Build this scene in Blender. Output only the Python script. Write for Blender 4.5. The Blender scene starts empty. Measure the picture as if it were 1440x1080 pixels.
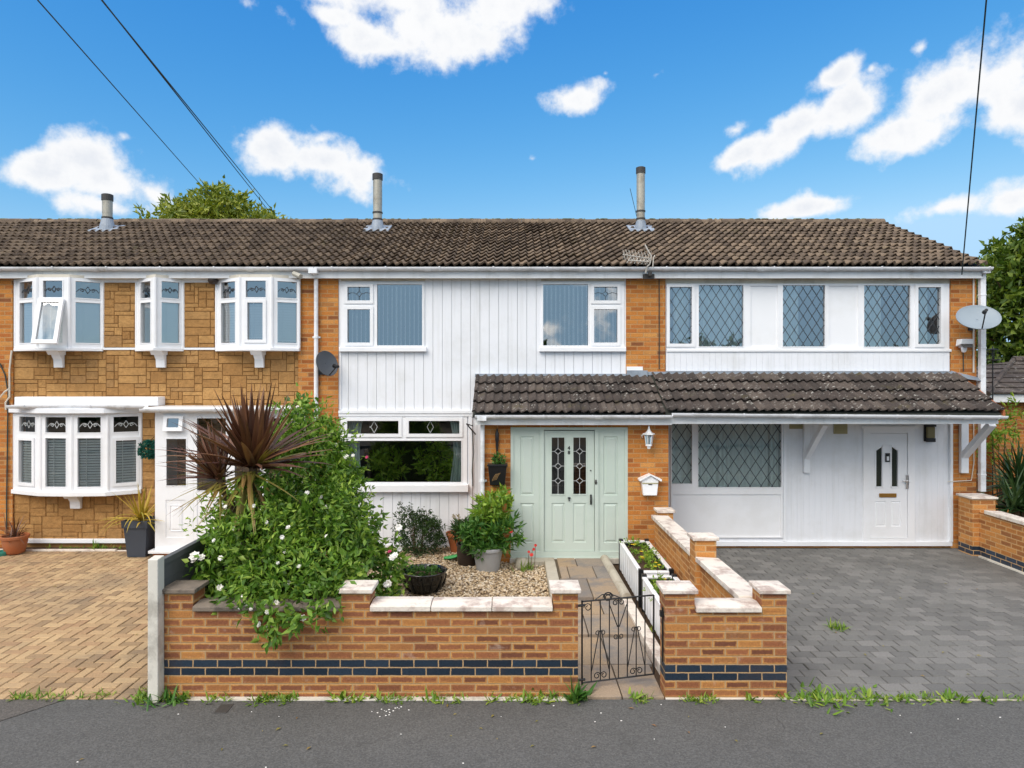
import bpy, bmesh, math, random
import numpy as np
from mathutils import Vector, Matrix
random.seed(7); rng = np.random.default_rng(7)
R = math.radians
scene = bpy.context.scene
COL = scene.collection
# ------------------------------------------------------------------ survey
F = 960.0; H = 2.95; HY = 528.0          # focal length in photo pixels, eye height, horizon row
def X(px, Y): return (px - 720.0) / F * Y
def Z(py, Y): return H - (py - HY) / F * Y
def C(r, g, b):
    f = lambda c: (c / 255.0) / 12.92 if c <= 10 else ((c / 255.0 + .055) / 1.055) ** 2.4
    return (f(r), f(g), f(b), 1.0)

# ------------------------------------------------------------------ materials
def node(nt, typ, ins=None, **props):
    n = nt.nodes.new(typ)
    for k, v in props.items(): setattr(n, k, v)
    for k, v in (ins or {}).items():
        s = n.inputs[k]
        if isinstance(v, bpy.types.NodeSocket): nt.links.new(v, s)
        else: s.default_value = v
    return n
def mth(nt, op, a, b=None, c=None, clamp=False):
    ins = {0: a}
    if b is not None: ins[1] = b
    if c is not None: ins[2] = c
    return node(nt, 'ShaderNodeMath', ins, operation=op, use_clamp=clamp).outputs[0]
def mix(nt, fac, a, b, bt='MIX'):
    return node(nt, 'ShaderNodeMixRGB', {0: fac, 1: a, 2: b}, blend_type=bt).outputs[0]
def ramp(nt, fac, stops, interp='LINEAR'):
    n = node(nt, 'ShaderNodeValToRGB', {0: fac}); cr = n.color_ramp; cr.interpolation = interp
    while len(cr.elements) > 1: cr.elements.remove(cr.elements[-1])
    cr.elements[0].position, cr.elements[0].color = stops[0]
    for p, c in stops[1:]:
        e = cr.elements.new(p); e.color = c
    return n.outputs[0]
def sstep(nt, v, a, b, lo=0.0, hi=1.0):
    return node(nt, 'ShaderNodeMapRange', {0: v, 1: a, 2: b, 3: lo, 4: hi}, interpolation_type='SMOOTHSTEP').outputs[0]
def noise(nt, vec, scale, detail=4.0, rough=.55, dim='3D'):
    return node(nt, 'ShaderNodeTexNoise', {'Vector': vec, 'Scale': scale, 'Detail': detail, 'Roughness': rough}, noise_dimensions=dim).outputs[0]
def newmat(name):
    m = bpy.data.materials.new(name); m.use_nodes = True
    nt = m.node_tree; return m, nt, nt.nodes['Principled BSDF']
def objco(nt): return node(nt, 'ShaderNodeTexCoord').outputs['Object']
def geo(nt, out): return node(nt, 'ShaderNodeNewGeometry').outputs[out]
def bump(nt, bs, height, strength=.5, dist=.01):
    b = node(nt, 'ShaderNodeBump', {'Height': height, 'Strength': strength, 'Distance': dist})
    nt.links.new(b.outputs[0], bs.inputs['Normal'])
def mul(c, k): return (c[0]*k, c[1]*k, c[2]*k, 1.0)
MATS = {}
def simple(name, col, rough=.5, var=.1, scale=6.0, bmp=0.0, bscale=60.0, metal=0.0, spec=.4, dirt=None, dirt_amt=.3, dirt_scale=2.5, island=0.0, streak=0.0):
    m, nt, bs = newmat(name); co = geo(nt, 'Position')
    n1 = noise(nt, co, scale, 5)
    c = mix(nt, n1, mul(col, 1 - var), mul(col, 1 + var))
    if dirt is not None:
        d = sstep(nt, noise(nt, co, dirt_scale, 8, .68), .46, .66, 0.0, dirt_amt)
        c = mix(nt, d, c, dirt)
    if streak:
        sv = node(nt, 'ShaderNodeVectorMath', {0: co, 1: (9.0, 9.0, .55)}, operation='MULTIPLY').outputs[0]
        c = mix(nt, sstep(nt, noise(nt, sv, 1.0, 6, .6), .5, .72, 0, streak), c, C(176, 176, 166))
    if island:
        r = geo(nt, 'Random Per Island')
        c = mix(nt, 1.0, c, ramp(nt, r, [(0, (1-island,)*3+(1,)), (1, (1+island,)*3+(1,))]), 'MULTIPLY')
    nt.links.new(c, bs.inputs['Base Color'])
    bs.inputs['Roughness'].default_value = rough; bs.inputs['Metallic'].default_value = metal
    bs.inputs['Specular IOR Level'].default_value = spec
    if bmp: bump(nt, bs, noise(nt, co, bscale, 6, .6), bmp, .01)
    MATS[name] = m; return m

def brick_mat(name, palette, mortar, rimcol=None, rim_amt=.0, band=None, bandcol=None, soot=.25, salts=0.0):
    m, nt, bs = newmat(name)
    uv = node(nt, 'ShaderNodeUVMap').outputs[0]
    pos = geo(nt, 'Position')
    wob = node(nt, 'ShaderNodeVectorMath', {0: node(nt, 'ShaderNodeTexNoise', {'Vector': pos, 'Scale': 22.0, 'Detail': 3.0}).outputs['Color'], 1: (-.5, -.5, -.5)}, operation='ADD').outputs[0]
    uv = node(nt, 'ShaderNodeVectorMath', {0: wob, 1: (.010, .007, 0), 2: uv}, operation='MULTIPLY_ADD').outputs[0]
    s = node(nt, 'ShaderNodeSeparateXYZ', {0: uv}); u, v = s.outputs[0], s.outputs[1]
    vr = mth(nt, 'DIVIDE', v, .075); row = mth(nt, 'FLOOR', vr); fy = mth(nt, 'SUBTRACT', vr, row)
    off = mth(nt, 'MULTIPLY', mth(nt, 'PINGPONG', row, 1.0), .5)
    uu = mth(nt, 'ADD', mth(nt, 'DIVIDE', u, .225), off); colr = mth(nt, 'FLOOR', uu); fx = mth(nt, 'SUBTRACT', uu, colr)
    dx = mth(nt, 'MULTIPLY', mth(nt, 'MINIMUM', fx, mth(nt, 'SUBTRACT', 1.0, fx)), .225)
    dy = mth(nt, 'MULTIPLY', mth(nt, 'MINIMUM', fy, mth(nt, 'SUBTRACT', 1.0, fy)), .075)
    d = mth(nt, 'MINIMUM', dx, dy)
    fine = noise(nt, pos, 90.0, 4)
    d2 = mth(nt, 'ADD', d, mth(nt, 'MULTIPLY', mth(nt, 'SUBTRACT', fine, .5), .006))
    mask = sstep(nt, d2, .0042, .0070)
    cid = node(nt, 'ShaderNodeCombineXYZ', {0: colr, 1: row})
    wn = node(nt, 'ShaderNodeTexWhiteNoise', {'Vector': cid.outputs[0]}, noise_dimensions='2D')
    base = ramp(nt, wn.outputs[0], palette)
    if rimcol is not None:
        wn2 = node(nt, 'ShaderNodeSeparateColor', {0: wn.outputs[1]}).outputs[1]
        rim = sstep(nt, mth(nt, 'ADD', d, mth(nt, 'MULTIPLY', mth(nt, 'SUBTRACT', noise(nt, pos, 30.0, 3), .5), .02)), .007, .024, 1.0, 0.0)
        rim = mth(nt, 'MULTIPLY', rim, mth(nt, 'MULTIPLY', sstep(nt, wn2, .05, .5, .35, 1.0), rim_amt))
        base = mix(nt, rim, base, rimcol)
    if salts:
        base = mix(nt, sstep(nt, noise(nt, pos, 4.5, 7, .68), .57, .72, 0, salts), base, C(206, 184, 166))
    if band is not None:
        inb = mth(nt, 'MULTIPLY', mth(nt, 'GREATER_THAN', row, band[0] - .5), mth(nt, 'LESS_THAN', row, band[1] + .5))
        bc = mix(nt, wn.outputs[0], mul(bandcol, .7), mul(bandcol, 1.35))
        base = mix(nt, inb, base, bc)
    base = mix(nt, 1.0, base, ramp(nt, fine, [(.25, (.72, .72, .72, 1)), (.75, (1.22, 1.2, 1.18, 1))]), 'MULTIPLY')
    big = noise(nt, pos, 1.7, 6, .65)
    base = mix(nt, sstep(nt, big, .5, .75, 0.0, soot), base, C(96, 66, 44))
    mo = mix(nt, noise(nt, pos, 14.0, 4), mul(mortar, .75), mul(mortar, 1.15))
    c = mix(nt, mask, mo, base)
    if band is not None:
        nt.links.new(mth(nt, 'SUBTRACT', .88, mth(nt, 'MULTIPLY', mth(nt, 'MULTIPLY', inb, mask), .45)), bs.inputs['Roughness'])
    else: bs.inputs['Roughness'].default_value = .88
    nt.links.new(c, bs.inputs['Base Color']); bs.inputs['Specular IOR Level'].default_value = .3
    hgt = mth(nt, 'ADD', mask, mth(nt, 'MULTIPLY', fine, .5))
    bump(nt, bs, hgt, .8, .006)
    MATS[name] = m; return m

W4 = lambda x: (x, x, x, 1)
brick_mat('house_brick', [(0, C(150, 88, 46)), (.25, C(186, 118, 56)), (.5, C(200, 134, 66)), (.72, C(176, 104, 52)), (.9, C(206, 146, 80)), (1, C(128, 78, 50))], C(186, 148, 104), C(204, 140, 74), .35)
brick_mat('garden_brick', [(0, C(112, 70, 52)), (.3, C(140, 88, 60)), (.55, C(156, 100, 66)), (.75, C(130, 82, 60)), (.9, C(180, 124, 70)), (1, C(112, 76, 62))], C(182, 150, 112), C(202, 146, 82), .95, band=(3, 4), bandcol=C(38, 50, 64), salts=.45)
brick_mat('side_brick', [(0, C(160, 104, 58)), (.3, C(190, 126, 66)), (.6, C(206, 144, 80)), (1, C(150, 98, 60))], C(205, 168, 122), C(212, 152, 84), .5, band=(1, 2), bandcol=C(48, 60, 76))

simple('upvc', C(240, 241, 244), .28, .02, 3, spec=.5, dirt=C(206, 204, 198), dirt_amt=.18, dirt_scale=1.3)
simple('white_paint', C(238, 240, 244), .45, .025, 3, dirt=C(206, 206, 204), dirt_amt=.3, dirt_scale=1.4, bmp=.08, bscale=40)
simple('white_board', C(234, 236, 241), .42, .02, 2, dirt=C(200, 200, 196), dirt_amt=.25, dirt_scale=1.1, streak=.15)
simple('backing_grey', C(178, 180, 184), .8, .1)
simple('soffit', C(214, 208, 194), .6, .06, 3, dirt=C(160, 148, 128), dirt_amt=.5, dirt_scale=2)
simple('fascia_white', C(236, 238, 240), .4, .03, 3, dirt=C(190, 188, 180), dirt_amt=.35, dirt_scale=2.2, streak=.2)
simple('gutter_white', C(236, 238, 242), .3, .03, 4, dirt=C(150, 148, 140), dirt_amt=.4, dirt_scale=3.5)
simple('sage', C(195, 207, 199), .38, .025, 2.2, dirt=C(172, 190, 178), dirt_amt=.35, dirt_scale=1.6)
simple('room_dark', C(70, 72, 66), .9, .15)
simple('room_wall', C(120, 124, 116), .9, .1)
simple('blind_white', C(226, 232, 232), .6, .02)
simple('curtain', C(176, 194, 190), .8, .05)
simple('net_curtain', C(214, 228, 226), .9, .05)
simple('lead_came', C(70, 76, 82), .5, .1, metal=.2)
simple('lead_pale', C(186, 190, 190), .5, .1)
simple('lead_flashing', C(150, 160, 172), .5, .2, 5, dirt=C(96, 104, 116), dirt_amt=.5, dirt_scale=4)
simple('black_iron', C(28, 28, 30), .42, .15, spec=.5)
simple('black_plastic', C(26, 27, 30), .4, .1)
simple('flue_metal', C(176, 172, 160), .5, .12, 6, metal=.35, dirt=C(110, 98, 82), dirt_amt=.5, dirt_scale=3)
simple('flue_cap', C(66, 64, 62), .6, .15)
simple('dish_light', C(142, 154, 164), .45, .04, 5, spec=.4)
simple('dish_dark', C(84, 88, 94), .5, .06, 5)
simple('concrete', C(216, 211, 200), .85, .08, 10, .35, 80, dirt=C(120, 112, 100), dirt_amt=.5, dirt_scale=2.6)
simple('gravel_board', C(96, 98, 100), .85, .15, 8, .3, 50)
simple('coping_white', C(224, 214, 202), .7, .08, 12, .35, 60, dirt=C(150, 122, 112), dirt_amt=.7, dirt_scale=5)
simple('coping_dark', C(128, 116, 104), .85, .2, 12, .5, 60, dirt=C(66, 62, 56), dirt_amt=.8, dirt_scale=4)
simple('edging_stone', C(184, 176, 160), .85, .1, 8, .3, 60, dirt=C(130, 116, 96), dirt_amt=.55, dirt_scale=3)
simple('terracotta', C(170, 98, 58), .75, .12, 9, .15, 70, dirt=C(150, 110, 84), dirt_amt=.4)
simple('pot_grey', C(164, 164, 164), .5, .05, 5, dirt=C(130, 126, 118), dirt_amt=.35)
simple('pot_black', C(18, 20, 20), .12, .1, spec=.7)
simple('pot_brown', C(54, 44, 38), .4, .1)
simple('pot_anthracite', C(66, 72, 82), .5, .06, 5)
simple('soil', C(74, 56, 40), .95, .35, 25, .8, 60)
simple('brass', C(170, 132, 70), .35, .1, metal=.8)
simple('chrome', C(196, 196, 196), .25, .05, metal=.9)
simple('bark', C(104, 84, 64), .9, .3, 20, .8, 40)
simple('flower_white', C(244, 240, 234), .6, .04)
simple('flower_pink', C(196, 70, 110), .6, .1)
simple('flower_red', C(214, 66, 60), .6, .1)
simple('flower_yellow', C(230, 196, 44), .6, .1)
simple('teal_plastic', C(60, 146, 130), .45, .1)
simple('green_plastic', C(74, 160, 92), .45, .1)
simple('green_ball', C(20, 92, 76), .7, .1, 8, .0, 90, island=.4)
simple('amber_glass', C(126, 118, 84), .3, .1)
simple('vent_tan', C(168, 160, 122), .6, .1)
simple('cable_black', C(48, 62, 62), .6, .1)
simple('cable_white', C(214, 208, 196), .6, .1)
simple('aerial_metal', C(196, 190, 180), .5, .12, 15)
simple('moss', C(112, 118, 66), .95, .3, 20, .8, 60)
simple('old_wood', C(150, 120, 80), .9, .2)
simple('door_frost', C(30, 40, 32), .2, .2, spec=.5)

def tile_mat(name, cols, lichen, lich_amt, lich_scale):
    m, nt, bs = newmat(name)
    uv = node(nt, 'ShaderNodeUVMap').outputs[0]; pos = geo(nt, 'Position')
    s = node(nt, 'ShaderNodeSeparateXYZ', {0: uv})
    cu = mth(nt, 'FLOOR', mth(nt, 'DIVIDE', s.outputs[0], .14)); cv = mth(nt, 'FLOOR', s.outputs[1])
    wn = node(nt, 'ShaderNodeTexWhiteNoise', {'Vector': node(nt, 'ShaderNodeCombineXYZ', {0: cu, 1: cv}).outputs[0]}, noise_dimensions='2D').outputs[0]
    c = ramp(nt, mth(nt, 'ADD', mth(nt, 'MULTIPLY', wn, .6), mth(nt, 'MULTIPLY', noise(nt, pos, 7.0, 5), .4)), cols)
    fine = noise(nt, pos, 60.0, 5, .65)
    c = mix(nt, 1.0, c, ramp(nt, fine, [(.3, W4(.65)), (.7, W4(1.35))]), 'MULTIPLY')
    l = sstep(nt, noise(nt, pos, lich_scale, 6, .62), .57, .68, 0.0, lich_amt)
    l = mth(nt, 'MULTIPLY', l, sstep(nt, noise(nt, pos, 2.2, 3), .38, .6))
    c = mix(nt, l, c, lichen)
    c = mix(nt, sstep(nt, noise(nt, pos, 3.0, 6, .6), .58, .74, 0.0, .35), c, C(98, 92, 52))
    nt.links.new(c, bs.inputs['Base Color']); bs.inputs['Roughness'].default_value = .9; bs.inputs['Specular IOR Level'].default_value = .25
    bump(nt, bs, fine, .5, .006)
    MATS[name] = m
tile_mat('roof_tile', [(0.2, C(84, 72, 62)), (.5, C(104, 90, 77)), (.8, C(128, 111, 94))], C(172, 158, 132), .5, 24)
tile_mat('porch_tile', [(0.2, C(62, 56, 53)), (.5, C(76, 68, 64)), (.8, C(92, 83, 77))], C(206, 204, 196), .75, 20)

def stone_mat():
    m, nt, bs = newmat('stone'); pos = geo(nt, 'Position'); r = geo(nt, 'Random Per Island')
    c = ramp(nt, r, [(0, C(156, 115, 68)), (.4, C(170, 128, 78)), (.75, C(180, 138, 86)), (1, C(160, 122, 78))])
    c = mix(nt, 1.0, c, ramp(nt, noise(nt, pos, 12, 7, .65), [(.3, W4(.82)), (.7, W4(1.16))]), 'MULTIPLY')
    c = mix(nt, sstep(nt, noise(nt, pos, 1.6, 4), .5, .75, 0, .3), c, C(128, 92, 50))
    nt.links.new(c, bs.inputs['Base Color']); bs.inputs['Roughness'].default_value = .85; bs.inputs['Specular IOR Level'].default_value = .25
    bump(nt, bs, noise(nt, pos, 16, 7, .6), .8, .03); MATS['stone'] = m
stone_mat()
simple('stone_joint', C(146, 108, 64), .95, .2)

def paver_mat(name, cols, patch, patch_amt, patch_scale):
    m, nt, bs = newmat(name); pos = geo(nt, 'Position'); r = geo(nt, 'Random Per Island')
    c = ramp(nt, r, cols)
    fine = noise(nt, pos, 70, 5, .65)
    c = mix(nt, 1.0, c, ramp(nt, fine, [(.3, W4(.8)), (.7, W4(1.18))]), 'MULTIPLY')
    c = mix(nt, sstep(nt, noise(nt, pos, patch_scale, 5, .6), .45, .66, 0, patch_amt), c, patch)
    nt.links.new(c, bs.inputs['Base Color']); bs.inputs['Roughness'].default_value = .88; bs.inputs['Specular IOR Level'].default_value = .25
    bump(nt, bs, fine, .5, .005); MATS[name] = m
paver_mat('paver_tan', [(0, C(148, 124, 96)), (.35, C(170, 142, 108)), (.7, C(188, 160, 122)), (1, C(162, 131, 100))], C(116, 104, 90), .7, .55)
paver_mat('paver_grey', [(0, C(104, 103, 101)), (.5, C(114, 113, 110)), (1, C(126, 124, 121))], C(92, 91, 89), .6, .9)
paver_mat('slab', [(0, C(112, 110, 110)), (.3, C(162, 140, 114)), (.6, C(134, 128, 122)), (1, C(176, 150, 120))], C(116, 114, 114), .7, 3.4)
paver_mat('pebble', [(0, C(150, 128, 100)), (.35, C(196, 172, 138)), (.7, C(214, 194, 164)), (.9, C(226, 214, 194)), (1, C(128, 104, 82))], C(160, 130, 100), .2, 3.0)
simple('joint_sand', C(96, 84, 68), .95, .3, 20)
simple('joint_dark', C(58, 58, 56), .95, .3, 20)
simple('gravel_base', C(150, 130, 104), .95, .3, 40, .8, 60)

def asphalt(name, c0, c1, speck):
    m, nt, bs = newmat(name); pos = geo(nt, 'Position')
    c = mix(nt, noise(nt, pos, .9, 6, .65), c0, c1)
    f = noise(nt, pos, 55, 4, .75); f2 = node(nt, 'ShaderNodeTexVoronoi', {'Vector': pos, 'Scale': 85.0}); 
    g_ = mth(nt, 'ADD', mth(nt, 'MULTIPLY', f, .6), mth(nt, 'MULTIPLY', node(nt, 'ShaderNodeSeparateColor', {0: f2.outputs['Color']}).outputs[0], .4))
    c = mix(nt, 1.0, c, ramp(nt, g_, [(.2, W4(.66)), (.5, W4(.99)), (.8, W4(1.38))]), 'MULTIPLY')
    sp = sstep(nt, noise(nt, pos, 38, 2, .5), .70, .78, 0, .55)
    c = mix(nt, sp, c, speck)
    c = mix(nt, sstep(nt, noise(nt, pos, 2.6, 8, .72), .52, .74, 0, .35), c, mul(c0, .55))
    v = node(nt, 'ShaderNodeTexVoronoi', {'Vector': node(nt, 'ShaderNodeVectorMath', {0: node(nt, 'ShaderNodeTexNoise', {'Vector': pos, 'Scale': 3.0, 'Detail': 5.0}).outputs['Color'], 1: (.5, .5, 0), 2: pos}, operation='MULTIPLY_ADD').outputs[0], 'Scale': .8}, feature='DISTANCE_TO_EDGE')
    crack = mth(nt, 'MULTIPLY', sstep(nt, v.outputs[0], .0, .006, .5, 0), sstep(nt, noise(nt, pos, .7, 2), .56, .62))
    c = mix(nt, crack, c, C(40, 38, 36))
    nt.links.new(c, bs.inputs['Base Color']); bs.inputs['Roughness'].default_value = .9; bs.inputs['Specular IOR Level'].default_value = .3
    bump(nt, bs, g_, .8, .008); MATS[name] = m
asphalt('asphalt', C(86, 85, 83), C(99, 98, 96), C(150, 147, 140))
asphalt('asphalt_old', C(88, 84, 80), C(102, 97, 92), C(156, 149, 138))

def leaf_mat(name, cols, trans=.3, rough=.45, tcol=1.3):
    m, nt, bs = newmat(name); r = geo(nt, 'Random Per Island'); pos = geo(nt, 'Position')
    f = mth(nt, 'ADD', mth(nt, 'MULTIPLY', r, .65), mth(nt, 'MULTIPLY', noise(nt, pos, 3.0, 3), .35))
    c = ramp(nt, f, cols)
    nt.links.new(c, bs.inputs['Base Color']); bs.inputs['Roughness'].default_value = rough; bs.inputs['Specular IOR Level'].default_value = .4
    tr = node(nt, 'ShaderNodeBsdfTranslucent', {0: mix(nt, 1.0, c, (tcol, tcol, tcol * .5, 1), 'MULTIPLY')})
    ms = node(nt, 'ShaderNodeMixShader', {0: trans, 1: bs.outputs[0], 2: tr.outputs[0]})
    nt.links.new(ms.outputs[0], nt.nodes['Material Output'].inputs[0]); MATS[name] = m
leaf_mat('leaf_shrub', [(.05, C(46, 76, 26)), (.4, C(88, 126, 42)), (.7, C(126, 160, 58)), (.95, C(184, 200, 100))])
leaf_mat('leaf_tree', [(.1, C(50, 76, 26)), (.5, C(88, 112, 36)), (.9, C(140, 156, 62))])
leaf_mat('leaf_tree_yellow', [(.1, C(80, 100, 32)), (.5, C(128, 142, 48)), (.9, C(182, 184, 84))])
leaf_mat('leaf_dark', [(.1, C(34, 56, 30)), (.6, C(56, 82, 42)), (.95, C(84, 110, 60))])
leaf_mat('leaf_bright', [(.1, C(84, 120, 40)), (.5, C(124, 160, 54)), (.95, C(176, 196, 84))])
leaf_mat('leaf_pot', [(.1, C(48, 88, 36)), (.6, C(80, 126, 52)), (.95, C(128, 160, 74))])
leaf_mat('grass_blade', [(.1, C(70, 104, 32)), (.5, C(112, 148, 46)), (.9, C(168, 178, 76))])
leaf_mat('cordyline_red', [(.1, C(70, 46, 38)), (.5, C(106, 70, 54)), (.8, C(136, 98, 72)), (1, C(152, 126, 80))], .2, .35, 1.1)
leaf_mat('cordyline_old', [(.1, C(112, 110, 48)), (.5, C(150, 136, 66)), (.9, C(140, 96, 66))], .2, .4, 1.1)
leaf_mat('phormium', [(.1, C(120, 122, 46)), (.5, C(186, 160, 62)), (.8, C(208, 178, 84)), (1, C(140, 92, 56))], .2, .4, 1.1)
leaf_mat('leaf_palm', [(.1, C(32, 54, 30)), (.6, C(56, 84, 46)), (.95, C(110, 134, 88))], .2, .35)

def glass(name, base=.16, tint=(1, 1, 1, 1)):
    m = bpy.data.materials.new(name); m.use_nodes = True; nt = m.node_tree; nt.nodes.clear()
    pos = node(nt, 'ShaderNodeNewGeometry').outputs['Position']
    bp = node(nt, 'ShaderNodeBump', {'Height': noise(nt, pos, 1.6, 2), 'Strength': .12, 'Distance': .02})
    fr = node(nt, 'ShaderNodeFresnel', {'IOR': 1.5, 'Normal': bp.outputs[0]}).outputs[0]
    fac = mth(nt, 'ADD', mth(nt, 'MULTIPLY', fr, 1.4), base, clamp=True)
    tr = node(nt, 'ShaderNodeBsdfTransparent', {0: tint})
    gl = node(nt, 'ShaderNodeBsdfGlossy', {'Color': (1, 1, 1, 1), 'Roughness': .0, 'Normal': bp.outputs[0]})
    ms = node(nt, 'ShaderNodeMixShader', {0: fac, 1: tr.outputs[0], 2: gl.outputs[0]})
    out = node(nt, 'ShaderNodeOutputMaterial', {0: ms.outputs[0]}); MATS[name] = m
glass('glass', .27, (.93, .97, .97, 1))
glass('glass_low', .06, (.95, .98, .97, 1))

# ------------------------------------------------------------------ mesh builder
class MB:
    def __init__(s): s.v = []; s.f = []; s.uv = []; s.mi = []; s.voff = 0.0; s.uoff = 0.0; s.mat = 0
    def _uv(s, pts):
        a, b, c = Vector(pts[0]), Vector(pts[1]), Vector(pts[2]); n = (b - a).cross(c - a)
        if n.length < 1e-12 and len(pts) > 3: n = (c - a).cross(Vector(pts[3]) - a)
        ax, ay, az = abs(n.x), abs(n.y), abs(n.z)
        if az >= ax and az >= ay: return [(p[0] + s.uoff, p[1]) for p in pts]
        if ay >= ax: return [(p[0] + s.uoff, p[2] + s.voff) for p in pts]
        return [(p[1] + s.uoff + .03, p[2] + s.voff) for p in pts]
    def face(s, pts, uv=None):
        i = len(s.v); s.v += [tuple(p) for p in pts]; s.f.append(tuple(range(i, i + len(pts)))); s.uv += uv or s._uv(pts); s.mi.append(s.mat)
    def faces(s, pts, fs, uvs=None):
        i = len(s.v); s.v += [tuple(p) for p in pts]
        for k, f in enumerate(fs):
            s.f.append(tuple(i + j for j in f)); s.uv += uvs[k] if uvs else s._uv([pts[j] for j in f]); s.mi.append(s.mat)
    def hexa(s, p):   # p: 4 bottom (ccw from above), 4 top
        s.faces(p, [(3, 2, 1, 0), (4, 5, 6, 7), (0, 1, 5, 4), (1, 2, 6, 5), (2, 3, 7, 6), (3, 0, 4, 7)])
    def box(s, x0, x1, y0, y1, z0, z1):
        x0, x1 = min(x0, x1), max(x0, x1); y0, y1 = min(y0, y1), max(y0, y1); z0, z1 = min(z0, z1), max(z0, z1)
        s.hexa([(x0, y0, z0), (x1, y0, z0), (x1, y1, z0), (x0, y1, z0), (x0, y0, z1), (x1, y0, z1), (x1, y1, z1), (x0, y1, z1)])
    def prism(s, poly, z0, z1):   # poly in xy, ccw
        n = len(poly); p = [(x, y, z0) for x, y in poly] + [(x, y, z1) for x, y in poly]
        s.faces(p, [tuple(range(n - 1, -1, -1)), tuple(range(n, 2 * n))] + [(i, (i + 1) % n, n + (i + 1) % n, n + i) for i in range(n)])
    def prism_x(s, poly, x0, x1):  # poly in yz
        n = len(poly); p = [(x0, y, z) for y, z in poly] + [(x1, y, z) for y, z in poly]
        s.faces(p, [tuple(range(n - 1, -1, -1)), tuple(range(n, 2 * n))] + [(i, (i + 1) % n, n + (i + 1) % n, n + i) for i in range(n)])
    def prism_y(s, poly, y0, y1):  # poly in xz
        n = len(poly); p = [(x, y0, z) for x, z in poly] + [(x, y1, z) for x, z in poly]
        s.faces(p, [tuple(range(n)), tuple(range(2 * n - 1, n - 1, -1))] + [(i, n + i, n + (i + 1) % n, (i + 1) % n) for i in range(n)])
    def beam(s, a, b, w, h):       # box along a segment
        a, b = Vector(a), Vector(b); d = (b - a).normalized()
        up = Vector((0, 0, 1)) if abs(d.z) < .95 else Vector((0, 1, 0))
        sd = d.cross(up).normalized() * w / 2; u = sd.cross(d).normalized() * h / 2
        s.hexa([a - sd - u, a + sd - u, b + sd - u, b - sd - u, a - sd + u, a + sd + u, b + sd + u, b - sd + u])
    def grid(s, P, cu=False, cv=False, uvf=None):   # P[i][j]
        n, m = len(P), len(P[0]); i0 = len(s.v)
        for r in P: s.v += [tuple(p) for p in r]
        for i in range(n if cu else n - 1):
            for j in range(m if cv else m - 1):
                q = [(i, j), ((i + 1) % n, j), ((i + 1) % n, (j + 1) % m), (i, (j + 1) % m)]
                s.f.append(tuple(i0 + a * m + b for a, b in q))
                s.uv += [uvf(a, b) for a, b in q] if uvf else s._uv([P[a][b] for a, b in q]); s.mi.append(s.mat)
    def tube(s, pts, r, n=6, caps=True):
        pts = [Vector(p) for p in pts]; m = len(pts); rs = r if isinstance(r, (list, tuple)) else [r] * m
        P = []; prev = None
        for i, p in enumerate(pts):
            d = (pts[min(i + 1, m - 1)] - pts[max(i - 1, 0)]).normalized()
            if prev is None:
                ref = Vector((0, 0, 1)) if abs(d.z) < .9 else Vector((1, 0, 0)); a = d.cross(ref).normalized()
            else: a = (prev - d * prev.dot(d)).normalized()
            prev = a; b = d.cross(a)
            P.append([p + (a * math.cos(2 * math.pi * k / n) + b * math.sin(2 * math.pi * k / n)) * rs[i] for k in range(n)])
        s.grid(P, False, True)
        if caps:
            s.face(P[0]); s.face(P[-1][::-1])
    def lathe(s, prof, cx, cy, z0=0.0, n=24, sx=1.0, sy=1.0):
        P = [[(cx + r * sx * math.cos(2 * math.pi * k / n), cy + r * sy * math.sin(2 * math.pi * k / n), z0 + z) for k in range(n)] for r, z in prof]
        s.grid(P, False, True)
    def build_each(s, name, mat, parent=None, bevel=0.0):
        par = list(range(len(s.v)))
        def fd(i):
            while par[i] != i: par[i] = par[par[i]]; i = par[i]
            return i
        for f in s.f:
            for j in f[1:]: par[fd(j)] = fd(f[0])
        groups = {}; k = 0
        for f in s.f:
            groups.setdefault(fd(f[0]), []).append((f, s.uv[k:k + len(f)])); k += len(f)
        for g in groups.values():
            q = MB(); mp = {}
            for f, uv in g:
                for j in f:
                    if j not in mp: mp[j] = len(q.v); q.v.append(s.v[j])
                q.f.append(tuple(mp[j] for j in f)); q.uv += uv; q.mi.append(0)
            q.build(name, mat, parent, bevel=bevel)
    def build(s, name, mat, parent=None, smooth=False, bevel=0.0, base=None):
        me = bpy.data.meshes.new(name)
        off = Vector((0, 0, 0))
        if parent is not None: off = parent['_w'] if '_w' in parent else (0, 0, 0); off = Vector(off)
        elif base is not None: off = Vector(base)
        me.from_pydata([(p[0] - off.x, p[1] - off.y, p[2] - off.z) for p in s.v], [], s.f)
        l = me.uv_layers.new(name='UVMap'); l.data.foreach_set('uv', [c for t in s.uv for c in t])
        for mm in (mat if isinstance(mat, (list, tuple)) else [mat]): me.materials.append(MATS[mm])
        if len(me.materials) > 1: me.polygons.foreach_set('material_index', s.mi)
        if smooth: me.polygons.foreach_set('use_smooth', [True] * len(me.polygons))
        me.update()
        o = bpy.data.objects.new(name, me); COL.objects.link(o)
        if parent is not None: o.parent = parent; o['_w'] = list(off)
        else: o.location = off; o['_w'] = list(off)
        if bevel:
            b = o.modifiers.new('soft_edges', 'BEVEL'); b.width = bevel; b.segments = 2; b.limit_method = 'ANGLE'; b.angle_limit = R(40)
        return o
def thing(name, label, cat, loc, group=None):
    o = bpy.data.objects.new(name, None); COL.objects.link(o); o.location = loc; o.empty_display_size = .1
    o['label'] = label; o['category'] = cat; o['_w'] = list(loc)
    if group: o['group'] = group
    return o
def tag(o, label, cat, group=None):
    o['label'] = label; o['category'] = cat
    if group: o['group'] = group
    return o
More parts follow.
